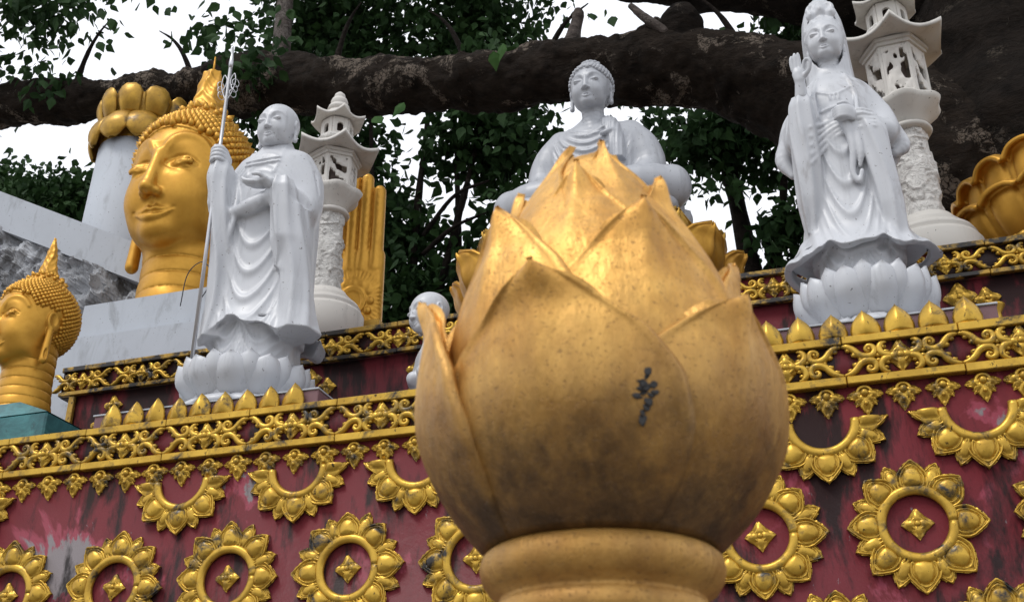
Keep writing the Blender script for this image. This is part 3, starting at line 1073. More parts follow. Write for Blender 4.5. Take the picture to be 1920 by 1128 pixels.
    for i in range(4):
        z = 1.672 + .0265 * i
        e = .003 * (1.5 - abs(i - 1.5))
        a.put(chain([(sx + .040, sy + .01, z), (sx + .030, sy - .030 - e, z + .002), (sx - .006, sy - .039 - e, z + .003), (sx - .034, sy - .020, z), (sx - .030, sy + .012, z - .002)], [.0150, .0158, .0156, .0148, .013], 14), .004)
    a.put(chain([(sx + .03, sy + .03, 1.755), (sx + .010, sy + .0, 1.782), (sx - .014, sy - .028, 1.776)], [.017, .016, .013], 8), .006)
    # the open palm held before the chest
    b = Vox((-.06, -.46, 1.34), (.34, -.14, 1.62), .0038)
    b.put(cap((.29, -.22, 1.405), (.20, -.285, 1.425), .044, .038))
    b.put(ell((.155, -.300, 1.432), (.062, .048, .026), rz=-.35), .02)
    for i, (dy, L) in enumerate(((-.036, .085), (-.012, .100), (.012, .095), (.034, .075))):
        x0, y0 = .115, -.305 + dy
        b.put(chain([(x0 + .02, y0 + .01, 1.432), (x0 - .35 * L, y0 - .002, 1.434), (x0 - .75 * L, y0 - .004, 1.446), (x0 - L, y0 - .002, 1.466)], [.0135, .0135, .0125, .010], 10), .006)
    b.put(chain([(.185, -.335, 1.440), (.150, -.352, 1.466), (.105, -.350, 1.478)], [.017, .0145, .011], 8), .006)
    hd = place_head('monk', .335, (cx + .015, -.055, 1.845), 0.0, rad(3))
    return join([body, a.mesh(1), b.mesh(1), hd])

# -- the standing lady in a hooded veil
def lady_figure():
    v = Vox((-.52, -.48, .22), (.52, .46, 2.38), .0062)
    def d0(X, Y, Z, th):
        front = step(-Y, -.05, .12)
        u = bell(X, -.10, .07) * ufold(X, Z, -.10, .06, .12, .10, .30) + bell(X, .11, .08) * ufold(X, Z, .11, .07, .14, .11, .33)
        return .018 * front * u + .008 * ridge(th * 10 / (2 * np.pi), 2)
    v.put(loft([.24, .32, .45, .54], 0, 0, [.215, .205, .20, .195], [.20, .195, .185, .17], 2.2, d0))
    zs = [.40, .45, .51, .60, .80, 1.05, 1.22, 1.36, 1.48, 1.56, 1.62, 1.70]
    rx = [.475, .42, .34, .27, .225, .215, .225, .225, .215, .175, .115, .075]
    ry = [.335, .31, .275, .235, .205, .20, .195, .185, .165, .135, .10, .07]
    def d1(X, Y, Z, th):
        front = step(-Y, .0, .12)
        u = bell(X, -.005, .115) * ufold(X, Z, -.005, .12, .33, .19, .47, 3.2) * step(Z, .44, .56) * step(Z, 1.26, 1.12)
        lap = ridge((X + .1 * (Z - .8)) / .075, 1.6) * step(np.abs(X + .02), .11, .17) * step(Z, 1.3, 1.1)
        side = ridge(th * 11 / (2 * np.pi) + .2 * np.sin(Z * 5), 1.6) * step(np.abs(th), .9, 1.4) * step(Z, 1.5, 1.2)
        flare = .026 * np.cos(th * 4 + .5) * step(Z, .58, .38)
        return front * (.015 * u + .011 * lap) + .010 * side + flare
    f1, lo, hi = loft(zs, 0, 0, rx, ry, 2.1, d1)
    def robe(X, Y, Z):
        hem = .455 + .05 * np.exp(-((np.abs(X) - .13) / .035) ** 2) + .012 * np.sin(X * 26) + .03 * step(np.abs(X), .26, .42)
        return np.maximum(f1(X, Y, Z), (hem - Z) * .7)
    v.put((robe, lo, hi), .015)
    def cav2(X, Y, Z):
        q = np.sqrt((X / .34) ** 2 + (Y / .26) ** 2)
        sk = np.sqrt((X / .232) ** 2 + (Y / .215) ** 2)
        return np.maximum(np.maximum((q - 1) * .3, Z - .52), (1 - sk) * .2)
    v.put((cav2, (-.45, -.4, .3), (.45, .4, .62)), .015, 's')
    # shoulders and arms
    v.put(chain([(-.10, .01, 1.50), (-.185, -.01, 1.38), (-.205, -.09, 1.22), (-.18, -.20, 1.36)], [.095, .09, .08, .055], 10), .05)
    v.put(chain([(.11, .01, 1.50), (.20, .0, 1.36), (.215, -.08, 1.20), (.09, -.20, 1.235)], [.095, .09, .08, .055], 10), .05)
    def ds(X, Y, Z, th):
        return .011 * ridge(th * 7 / (2 * np.pi) + .3 * np.sin(Z * 6), 1.6)
    # sleeves: the raised one hangs in a long point, the other falls over the forearm
    v.put(loft([.62, .80, 1.0, 1.2, 1.36, 1.42], [-.20, -.195, -.185, -.18, -.175, -.17], [-.11, -.14, -.16, -.175, -.195, -.20], [.035, .06, .07, .075, .065, .045], [.05, .08, .095, .095, .075, .045], 2, ds), .02)
    v.put(loft([.50, .70, .95, 1.15, 1.25], [.20, .185, .165, .15, .13], [-.14, -.155, -.165, -.175, -.185], [.05, .065, .07, .075, .05], [.06, .085, .09, .085, .05], 2, ds), .02)
    # wide cape lobes behind both arms
    for s, zc, xr in ((-1, 1.22, .355), (1, 1.20, .35)):
        v.put(ell((s * .175, .085, zc + .09), (.15, .07, .26), rz=s * .15), .03)
        v.put(chain([(s * .17, .08, zc + .24), (s * .25, .06, zc + .10), (s * .31, .03, zc - .03), (s * .27, .0, zc - .09 - .06 * (s < 0))], [.06, .065, .045, .02], 12), .05)
    # draped band gathered at the waist
    for i in range(5):
        z = 1.24 - .026 * i
        P = [(-.145 - .006 * i, 0, z - .05 - .028 * i), (-.08, 0, z + .005 - .01 * i), (0, 0, z + .022), (.10, 0, z + .018), (.17, 0, z)]
        v.put(chain([(p[0], v.front(p[0], p[2]) + .004, p[2]) for p in P], [.010, .013, .014, .013, .010], 12), .008)
    # falling stole from the left hand
    v.put(chain([(.035, -.225, 1.20), (.05, -.235, 1.05), (.03, -.225, .90), (.055, -.225, .84), (.075, -.225, .90)], [.028, .02, .016, .014, .012], 14), .012)
    v.put(chain([(.075, -.225, 1.18), (.085, -.235, 1.02), (.07, -.225, .93)], [.022, .02, .01], 8), .01)
    # chest: neckline, gathered bodice, collar edges
    for pts, r in (([(-.085, 1.475), (-.03, 1.44), (.0, 1.435), (.03, 1.44), (.085, 1.475)], .0065), ([(-.075, 1.325), (0, 1.34), (.075, 1.325)], .012)):
        v.put(chain([(x, v.front(x, z) - .001, z) for x, z in pts], r, 12), .006)
    for x in (-.022, 0, .022):
        v.put(cap((x, v.front(x, 1.425) - .002, 1.43), (x, v.front(x, 1.39) - .002, 1.395), .006, .005), .004)
    for i in range(7):
        a = -.9 + .3 * i
        x, z = .055 * math.sin(a), 1.305 - .03 * abs(math.cos(a))
        v.put(cap((x * .5, v.front(x * .5, 1.31) - .001, 1.315), (x, v.front(x, 1.27), 1.275), .006, .004), .006)
    for s in (-1, 1):
        P = [(s * .072, 1.60), (s * .098, 1.50), (s * .108, 1.40), (s * .10, 1.28)]
        v.put(chain([(x, v.front(x, z) - .001, z) for x, z in P], [.011, .012, .012, .010], 10), .008)
    # veil over the hair
    f2, lo, hi = loft([1.40, 1.50, 1.665, 1.815, 1.975, 2.095, 2.185, 2.245], [0] * 8, [.035, .04, .045, .05, .05, .055, .06, .065], [.165, .15, .128, .122, .120, .108, .085, .05], [.13, .125, .125, .130, .128, .11, .085, .05], 2.0,
                      lambda X, Y, Z, th: .004 * ridge(th * 12 / (2 * np.pi), 2))
    def veil(X, Y, Z):
        op = (np.sqrt((X / .098) ** 2 + ((Z - 1.900) / .235) ** 2) - 1) * .09
        op = np.maximum(op, Y - .012)
        return np.maximum(f2(X, Y, Z), -op)
    v.put((veil, lo, hi), .01)
    # hair and crown
    def hairf(X, Y, Z):
        q = np.sqrt((X / .112) ** 2 + ((Y - .01) / .125) ** 2 + ((Z - 1.950) / .125) ** 2)
        d = (q - 1) * .11 - .004 * ridge(np.arctan2(X, Z - 1.840) * 20 / (2 * np.pi), 1.5)
        face = (np.sqrt((X / .088) ** 2 + ((Z - 1.855) / .135) ** 2) - 1) * .09
        return np.maximum(d, -face)
    v.put((hairf, (-.13, -.13, 1.800), (.13, .15, 2.095)), .006)
    v.put(ell((0, -.005, 2.105), (.055, .06, .08)), .02)
    for s in (-1, 0, 1):
        v.put(ell((s * .055, -.055, 2.075 + .03 * (s == 0)), (.028, .02, .034)), .012)
        v.put(ell((s * .055, -.072, 2.075 + .03 * (s == 0)), (.012, .008, .016)), .004)
    for s in (-1, 1):
        v.put(chain([(s * .05, -.04, 2.09), (s * .068, -.035, 2.13), (s * .05, -.03, 2.165), (s * .03, -.03, 2.15)], [.016, .014, .012, .008], 8), .012)
        for i in range(4):
            z = 1.920 - .045 * i
            v.put(ell((s * (.098 - .002 * i), -.035 + .006 * i, z), (.014, .016, .026)), .008)
    body = v.mesh(1)
    # raised hand: thumb and index meet in a ring, three fingers stand up
    a = Vox((-.26, -.36, 1.34), (-.06, -.17, 1.76), .0036)
    hx, hy, hz = -.165, -.265, .035
    a.put(cap((hx - .004, hy + .035, hz + 1.38), (hx, hy + .012, hz + 1.46), .034, .027))
    a.put(ell((hx, hy, hz + 1.500), (.036, .020, .046)), .02)
    for dx, L, bend in ((-.028, .082, .004), (-.010, .100, .003), (.008, .094, .006)):
        a.put(chain([(hx + dx, hy, hz + 1.530), (hx + dx * 1.15, hy - .004, hz + 1.530 + .5 * L), (hx + dx * 1.1, hy - .004 - bend, hz + 1.530 + .85 * L), (hx + dx, hy - .002 - 2 * bend, hz + 1.530 + L)], [.0115, .0112, .010, .0075], 10), .004)
    a.put(chain([(hx + .026, hy, hz + 1.530), (hx + .038, hy - .018, hz + 1.566), (hx + .058, hy - .032, hz + 1.566), (hx + .066, hy - .036, hz + 1.545)], [.0112, .011, .010, .0085], 12), .004)
    a.put(chain([(hx + .026, hy - .004, hz + 1.480), (hx + .052, hy - .022, hz + 1.500), (hx + .066, hy - .034, hz + 1.536)], [.015, .0125, .009], 10), .006)
    # the lower hand holds a round jewel
    b = Vox((-.08, -.36, 1.13), (.17, -.13, 1.36), .0036)
    b.put(cap((.14, -.19, 1.235), (.075, -.235, 1.235), .036, .03))
    b.put(ell((.03, -.250, 1.245), (.052, .050, .048)), .01)
    for i in range(4):
        z = 1.205 + .019 * i
        b.put(chain([(.075, -.25, z), (.045, -.285, z + .002), (.008, -.292, z + .002), (-.018, -.272, z)], [.0115, .0115, .0108, .008], 10), .014)
    b.put(chain([(.075, -.245, 1.275), (.045, -.272, 1.298), (.010, -.278, 1.296)], [.014, .012, .009], 8), .004)
    hd = place_head('lady', .285, (0, -.035, 1.745), rad(-6), rad(3))
    return join([body, a.mesh(1), b.mesh(1), hd])

# -- the seated figure
def seated_figure():
    v = Vox((-.86, -.72, -.05), (.86, .46, 1.62), .0075)
    zs = [0, .15, .35, .55, .75, .85, .92, 1.0]
    def d1(X, Y, Z, th):
        front = step(-Y, .02, .2)
        dr = ufold(X, Z, -.02, .25, .20, .085, .02, 2.2) * bell(X, 0, .24) * step(Z, .80, .70)
        sl = ridge((X - .10 * np.sign(X) * (Z - .5)) / .11, 2.0) * step(np.abs(X), .20, .30) * step(Z, .78, .6)
        return front * (.020 * dr + .018 * sl)
    v.put(loft(zs, 0, .04, [.40, .41, .425, .43, .40, .31, .20, .12], [.28, .28, .27, .255, .22, .18, .14, .10], 2.2, d1), 0)
    for s in (-1, 1):
        v.put(chain([(s * .30, .05, .80), (s * .42, .02, .62), (s * .47, -.02, .38), (s * .36, -.22, .20), (s * .10, -.36, .17)], [.13, .135, .13, .105, .08], 14), .07)
        v.put(chain([(s * .12, -.05, .12), (s * .52, -.20, .13), (s * .68, -.26, .12)], [.16, .165, .14], 8), .06)
        v.put(chain([(s * .68, -.28, .10), (s * .40, -.44, .10), (-s * .18, -.42, .10)], [.135, .12, .09], 10), .05)
        for i in range(4):
            x = s * (.30 + .10 * i)
            z = .20 + .02 * i
            v.put(chain([(s * .22, v.front(s * .22, .28 - .01 * i), .28 - .012 * i), (x, v.front(x, .22 + .015 * i) - .002, .22 + .015 * i), (s * .74, -.22, .20 - .03 * i)], [.006, .011, .006], 10), .012)
    # hands folded in the lap
    v.put(ell((0, -.42, .24), (.14, .07, .035)), .03)
    # shawl over the left shoulder with its tie and hanging fold
    f2, lo, hi = loft([.42, .55, .70, .82, .90, .955], [.24, .225, .20, .165, .14, .125], [-.165, -.15, -.12, -.08, -.035, .0], [.06, .07, .075, .08, .075, .05], [.10, .10, .10, .10, .10, .07], 2.6, lambda X, Y, Z, th: .006 * ridge(X / .035, 1.5))
    v.put((f2, lo, hi), .008)
    v.put(chain([(.10, -.20, .70), (.135, -.225, .68), (.19, -.215, .70), (.23, -.19, .69)], [.014, .022, .022, .014], 10), .01)
    # neckline hem and collar lines
    for pts, r in (([(-.22, .90), (-.17, .80), (-.06, .735), (.04, .74), (.13, .78)], .012), ([(-.30, .82), (-.24, .66), (-.12, .57), (.02, .56), (.12, .60)], .010), ([(-.33, .70), (-.26, .52), (-.12, .42), (.04, .42)], .010)):
        v.put(chain([(x, v.front(x, z) + .001, z) for x, z in pts], r, 16), .010)
    v.put(chain([(x, v.front(x, z) - .002, z) for x, z in ((-.05, .70), (.0, .695), (.05, .70))], .006, 8), .008, 's')
    body = v.mesh(1)
    V = body[0]
    V[:, 2] = np.where(V[:, 2] < .5, .5 - (.5 - V[:, 2]) * 1.25, V[:, 2])
    hd = place_head('buddha', .47, (0, -.075, 1.02), rad(-2), rad(2))
    return join([body, hd])

monk = thing('standing_statue', 'white stone statue of a bald robed monk holding a tall ringed staff', 'statue', (-3.30, .42, 3.76), group='standing stone statues on the ledge')
obj('figure', mesh('monk_figure', *monk_figure()), M['marble'], monk)
lotus_seat(monk, M['marble'], .39, .30, 11, 10, .345)

lady = thing('standing_statue', 'white stone statue of a hooded lady, one hand raised, on a lotus', 'statue', (.20, .42, 3.76), group='standing stone statues on the ledge')
obj('figure', mesh('lady_figure', *lady_figure()), M['marble'], lady)
lotus_seat(lady, M['marble'], .352, .315, 12, 10, .295)

seated = thing('seated_statue', 'grey stone seated figure with curled hair behind the big gold lotus bud', 'statue', (-1.44, 1.75, 5.34))
seated.scale = (.84, .84, .84)
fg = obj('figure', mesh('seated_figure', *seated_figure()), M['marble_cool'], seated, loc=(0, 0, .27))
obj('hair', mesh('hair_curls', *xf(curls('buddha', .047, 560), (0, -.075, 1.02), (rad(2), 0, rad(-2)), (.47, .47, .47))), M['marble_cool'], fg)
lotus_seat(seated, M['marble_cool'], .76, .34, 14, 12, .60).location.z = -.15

# -- the child figure peeping out beside the bud
def child_figure():
    v = Vox((-.25, -.22, 0), (.25, .22, .58), .006)
    v.put(loft([.0, .1, .25, .38, .44, .50], 0, 0, [.13, .14, .135, .12, .07, .05], [.11, .12, .11, .09, .06, .05], 2.1, lambda X, Y, Z, th: .006 * ridge(th * 7 / 6.283, 1.5)))
    for s in (-1, 1):
        v.put(chain([(s * .09, 0, .38), (s * .14, -.03, .27), (s * .05, -.12, .24)], [.055, .055, .04], 8), .03)
    hd = place_head('monk', .235, (0, -.02, .50), 0, 0, .012)
    return join([v.mesh(1), xf(hd, scale=(1.12, 1.08, 1.0))])

# ---------------------------------------------------------------- big gold lotus bud on its post (foreground)
def bud_mat(name, foot):
    m, nt, b = new_mat(name)
    O = coords(nt, 'Object')
    P = world_pos(nt)
    v = noise(nt, P, 11, 5, .6)
    c = mixc(nt, ramp(nt, v, [(.38, 0), (.62, 1)]), (.56, .29, .065), (.80, .46, .12))
    # brown grime thick at the foot of the bud, thinning upwards in streaks
    sep = nt.nodes.new('ShaderNodeSeparateXYZ')
    nt.links.new(P, sep.inputs[0])
    hgt = N(nt, 'ShaderNodeMapRange')
    nt.links.new(sep.outputs[2], hgt.inputs[0])
    hgt.inputs[1].default_value, hgt.inputs[2].default_value = 2.10, 1.80
    hgt.inputs[3].default_value, hgt.inputs[4].default_value = (0.0, 1.0) if foot else (.38, .38)
    st = noise(nt, world_pos(nt, (1, 1, .16)), 24, 7, .7)
    st2 = noise(nt, P, 7, 6, .7)
    k = mul(nt, hgt.outputs[0], mul(nt, mul(nt, st, .9), mul(nt, st2, .9), 'ADD'))
    gm = ramp(nt, k, [(.08, 0), (.75, .93)])
    c = mixc(nt, gm, c, (.13, .068, .024))
    c = mixc(nt, ramp(nt, mul(nt, k, noise(nt, P, 30, 6, .7)), [(.24, 0), (.50, .8)]), c, (.040, .022, .010))
    c = mixc(nt, ramp(nt, noise(nt, world_pos(nt, (1, 1, .4), (4, 2, 1)), 9, 6, .7), [(.50, 0), (.68, .55)]), c, (.24, .12, .035))
    # small pits of lost paint
    pt = noise(nt, P, 230, 3, .6)
    pm = ramp(nt, pt, [(.60, 0), (.68, .55)])
    c = mixc(nt, pm, c, (.16, .085, .035))
    nt.links.new(c, b.inputs['Base Color'])
    nt.links.new(ramp(nt, gm, [(0, .66), (1, .25)]), b.inputs['Metallic'])
    nt.links.new(ramp(nt, noise(nt, P, 40, 4), [(.3, .36), (.7, .56)]), b.inputs['Roughness'])
    h = mul(nt, noise(nt, world_pos(nt, (1, 1, .3)), 45, 6, .65), mul(nt, pm, -.25), 'ADD')
    bump(nt, b, h, .6, .007)
    return m
M['bud'] = bud_mat('bud_gold', True)
M['bud_collar'] = bud_mat('bud_collar_gold', False)
BX, BY = -.287, -3.70
bud = thing('lotus_bud_finial', 'large weathered gold lotus bud on a post in the foreground', 'finial', (BX, BY, 0))
bud.rotation_euler = (0, rad(.8), 0)
bud.location.x -= .029
BZ = [1.822, 1.85, 1.89, 1.94, 1.99, 2.05, 2.10, 2.16, 2.22, 2.28, 2.34, 2.385, 2.42]
BR = [.124, .151, .178, .197, .204, .201, .193, .178, .147, .112, .075, .046, .012]
_c = catmull(np.stack([BZ, BR], 1), 300)
_bz, _br = _c[:, 0], np.maximum(_c[:, 1], .004)
def bud_r(z):
    return np.interp(z, _bz, _br)
obj('core', mesh('bud_core', *revolve([(max(.004, float(bud_r(z)) - .022), float(z)) for z in np.linspace(1.822, 2.36, 40)], 64)), M['bud'], bud)
def bud_petal(z0, z1, hw, off, curl, ridge_h=.006):
    def f(s, t):
        z = z0 + (z1 - z0) * t
        wv = np.interp(t, [0, .15, .35, .55, .72, .86, .95, 1], [.92, 1, 1, .90, .68, .38, .15, .0])
        r = np.maximum(bud_r(np.minimum(z, 2.395)) + off, .006)
        a = s * wv * hw
        rim = .006 * np.exp(-((np.abs(s) - .93) / .06) ** 2) * step(t, .25, .5) * (1 - step(t, .9, 1))
        rid = ridge_h * np.exp(-(s * wv / .09) ** 2) * step(t, .30, .85)
        r = r + rim + rid + curl * step(t, .78, 1.0) ** 1.4 + .010 * (1 - s ** 2) * step(t, .1, .5) + .008 * s * (1 - step(t, .75, .95)) * step(t, .0, .3)
        return r * np.sin(a), -r * np.cos(a), z
    return shell(f, 33, 38, lambda s, t: .018 - .014 * step(t, .84, 1.0))
layers = [(1.822, rad(46), .013, .026, -4, (2.098, 2.085, 2.15, 2.15, 2.160)), (1.87, rad(46), -.009, .026, 32, (2.212, 2.210, 2.22, 2.23, 2.232)), (1.98, rad(47), -.022, .020, 2, (2.310, 2.315, 2.335, 2.335, 2.318)), (2.08, rad(60), -.026, .004, 34, (2.385, 2.39, 2.395, 2.392))]
for z0, hw, off, curl, a0, tops in layers:
    n = len(tops)
    for i, z1 in enumerate(tops):
        da, dc = {(-4, 1): (-8, -.014), (32, 4): (9, 0)}.get((a0, i), (0, 0))
        obj('petal', mesh('bud_petal', *bud_petal(z0, z1, hw, off, curl + dc)), M['bud'], bud, rot=(0, 0, rad(a0 + 360 / n * i + da)))
prof = [(.100, 1.60), (.102, 1.66), (.108, 1.70), (.118, 1.725), (.126, 1.745), (.128, 1.757), (.121, 1.765), (.120, 1.772), (.133, 1.778), (.141, 1.790), (.144, 1.803), (.141, 1.816), (.132, 1.825), (.118, 1.83), (.05, 1.832)]
obj('collar', mesh('bud_collar', *revolve([(r, z) for r, z in prof], 64)), M['bud_collar'], bud)
obj('post', mesh('bud_post', *revolve([(.16, .0), (.16, .12), (.12, .16), (.105, .3), (.10, 1.0), (.10, 1.5), (.112, 1.54), (.112, 1.58), (.1, 1.602)], 40)), M['bud'], bud)
stain = mat_simple('tar', (.012, .010, .009), .45)
def splat():
    random.seed(5)
    p = []
    zc, qc = 1.948, rad(25)
    for i in range(26):
        z = zc + random.gauss(0, .006) + .002
        q = qc + random.gauss(0, .024)
        p.append((z, q, random.uniform(.002, .006), random.uniform(.7, 1.2)))
    for i in range(9):
        p.append((zc + .022 - .0065 * i, qc + .02 + random.uniform(-.02, .02), random.uniform(.002, .0045), 1.8))
    out = []
    for z, q, r0, sz in p:
        r = float(bud_r(z)) + .0232
        V, F = ico(r0, 2)
        V = V * (1 + .55 * fbm(V[:, 0:1] * 220, V[:, 1:2] * 220 + z * 900, V[:, 2:3] * 220, 2, 3))
        out.append(xf((V, F), (r * math.sin(q), -r * math.cos(q), z), (0, 0, q), (1, .10, sz)))
    return join(out)
obj('tar_stain', mesh('tar_stain', *splat()), stain, bud)

# ---------------------------------------------------------------- ringed staff of the monk
st = thing('staff', 'thin steel staff with wire loops at its tip in the monk\'s hand', 'staff', (-3.505, .15, 4.04))
obj('rod', mesh('rod', *tube([(0, 0, 0), (0, 0, 2.12)], .0115, 10)), M['steel'], st)
obj('tip', mesh('staff_tip', *tube([(0, 0, 2.12), (0, 0, 2.16), (0, 0, 2.30)], [.0115, .015, .003], 10)), M['steel'], st)
for s in (-1, 1):
    P = [(0, 0, 1.86), (s * .03, 0, 1.92), (s * .05, 0, 2.0), (s * .037, 0, 2.07), (s * .014, 0, 2.03), (s * .024, 0, 1.97), (s * .05, 0, 1.93)]
    obj('loop', mesh('loop', *tube(P, .0032, 6, 40)), M['steel'], st)
    for q in range(3):
        c = np.array([s * (.042 + .006 * q), 0, 1.93 + .04 * q])
        P = [(c[0] + .022 * math.cos(a) * .5, .022 * math.cos(a), c[2] - .02 + .03 * math.sin(a)) for a in np.linspace(0, 6.283, 16)]
        obj('ring', mesh('ring', *tube(P, .0025, 5)), M['steel'], st)

# ---------------------------------------------------------------- stone lanterns
def hex_ring(R, z, flare=0.0):
    return [(R * math.cos(a), R * math.sin(a), z) for a in [math.pi / 6 + i * math.pi / 3 for i in range(6)]]
def hex_prism(prof):
    """prof: (circumradius, z) from bottom to top"""
    V = [p for r, z in prof for p in hex_ring(r, z)]
    F = []
    for i in range(len(prof) - 1):
        for j in range(6):
            F.append((i * 6 + j, i * 6 + (j + 1) % 6, (i + 1) * 6 + (j + 1) % 6, (i + 1) * 6 + j))
    F += [tuple(range(5, -1, -1)), tuple((len(prof) - 1) * 6 + j for j in range(6))]
    return np.array(V), F
def hex_roof(R, h, upturn, rin, th=.02, nr=12, na=10):
    """six sided roof with hollow slopes and turned-up corners; underside follows"""
    def surf(a, t, low):
        k = (a % (math.pi / 3)) - math.pi / 6
        corner = (abs(k) / (math.pi / 6)) ** 2.2
        hexr = math.cos(math.pi / 6) / math.cos(k)
        r = rin + (R * hexr * (1 + .06 * corner) - rin) * t
        z = h * (1 - t) ** 1.9 + upturn * corner * t ** 3
        if low:
            z = min(z - th, -th * .4 + upturn * corner * t ** 3 - .10 * h * (1 - t) + .0)
            z = -th + upturn * corner * t ** 3 + .22 * h * (1 - t) ** .8
        return r * math.cos(a), r * math.sin(a), z
    angs = [math.pi / 6 * 0 + i * 2 * math.pi / (6 * na) for i in range(6 * na)]
    n = len(angs)
    V, F = [], []
    for low in (0, 1):
        for q in range(nr + 1):
            t = q / nr
            for a in angs:
                V.append(surf(a, t, low))
    m = (nr + 1) * n
    for q in range(nr):
        for j in range(n):
            j2 = (j + 1) % n
            F.append((q * n + j, (q + 1) * n + j, (q + 1) * n + j2, q * n + j2))
            F.append((m + q * n + j, m + q * n + j2, m + (q + 1) * n + j2, m + (q + 1) * n + j))
    for j in range(n):
        j2 = (j + 1) % n
        F.append((nr * n + j, m + nr * n + j, m + nr * n + j2, nr * n + j2))
        F.append((j, j2, m + j2, m + j))
    return np.array(V), F
def pierced_panel(w, h, seed):
    """openwork stone panel in the XZ plane"""
    v = Vox((-w / 2 - .01, -.022, -.01), (w / 2 + .01, .022, h + .01), .0055)
    v.put(rbox((0, 0, h / 2), (w / 2, .010, h / 2), .003))
    def holes(X, Y, Z):
        n = fbm(X * 20 + 3.1 * seed, Z * 0 + seed * 1.7, Z * 20, 2, seed)
        edge = np.minimum(np.minimum(w / 2 - .018 - np.abs(X), Z - .02), h - .02 - Z)
        return np.maximum(.16 - n, -edge * 20) * .03 + 0 * Y
    v.put((holes, (-w / 2, -.03, 0), (w / 2, .03, h)), 0, 's')
    def rel(X, Y, Z):
        n = fbm(X * 24 + 9, Y * 0 + 5.0, Z * 24 + seed, 2, seed + 5)
        edge = np.minimum(np.minimum(w / 2 - .018 - np.abs(X), Z - .02), h - .02 - Z)
        return np.where(edge > 0, .004 - .016 * n, -.004) + 0 * Y
    v.put((rel, (-w / 2, -.03, 0), (w / 2, .03, h)), 0, 'd')
    return v.mesh(1)
PANELS = [mesh('panel', *pierced_panel(.185, .27, s)) for s in (1, 4)]
def relief_column(r0, r1, h):
    n, m = 90, 130
    a = np.linspace(0, 2 * np.pi, n, endpoint=False)
    z = np.linspace(0, h, m)
    A, Zz = np.meshgrid(a, z)
    R = r0 + (r1 - r0) * Zz / h
    q = fbm(R * np.cos(A) * 13, R * np.sin(A) * 13, Zz * 11, 3, 11)
    q2 = np.abs(fbm(R * np.cos(A) * 9 + 7, R * np.sin(A) * 9, Zz * 8, 2, 21))
    rel = .012 * step(q, -.05, .12) + .012 * np.exp(-(q2 / .06) ** 2)
    rel = rel * step(Zz, .10, .13) * step(Zz, h, h - .03)
    lot = .012 * np.abs(np.cos(A * 5)) ** .5 * step(Zz, .11, .06) * step(Zz, 0, .02)
    R = R + rel + lot
    V = np.stack([R * np.cos(A), R * np.sin(A), Zz], -1).reshape(-1, 3)
    i, j = np.meshgrid(np.arange(m - 1), np.arange(n), indexing='ij')
    j2 = (j + 1) % n
    F = np.stack([i * n + j, i * n + j2, (i + 1) * n + j2, (i + 1) * n + j], -1).reshape(-1, 4).astype(np.int32)
    return V, F
def arch_wall(w, h, th=.012):
    """wall of the little upper room with an arched opening"""
    v = Vox((-w / 2 - .01, -.02, -.01), (w / 2 + .01, .02, h + .01), .005)
    v.put(rbox((0, 0, h / 2), (w / 2, th, h / 2), .002))
    v.put(rbox((0, 0, h * .36), (w * .20, .05, h * .20), .002), 0, 's')
    v.put((lambda X, Y, Z: np.sqrt(X ** 2 + (Z - h * .54) ** 2) - w * .20 + 0 * Y, (-w / 2, -.05, 0), (w / 2, .05, h)), 0, 's')
    return v.mesh(0)

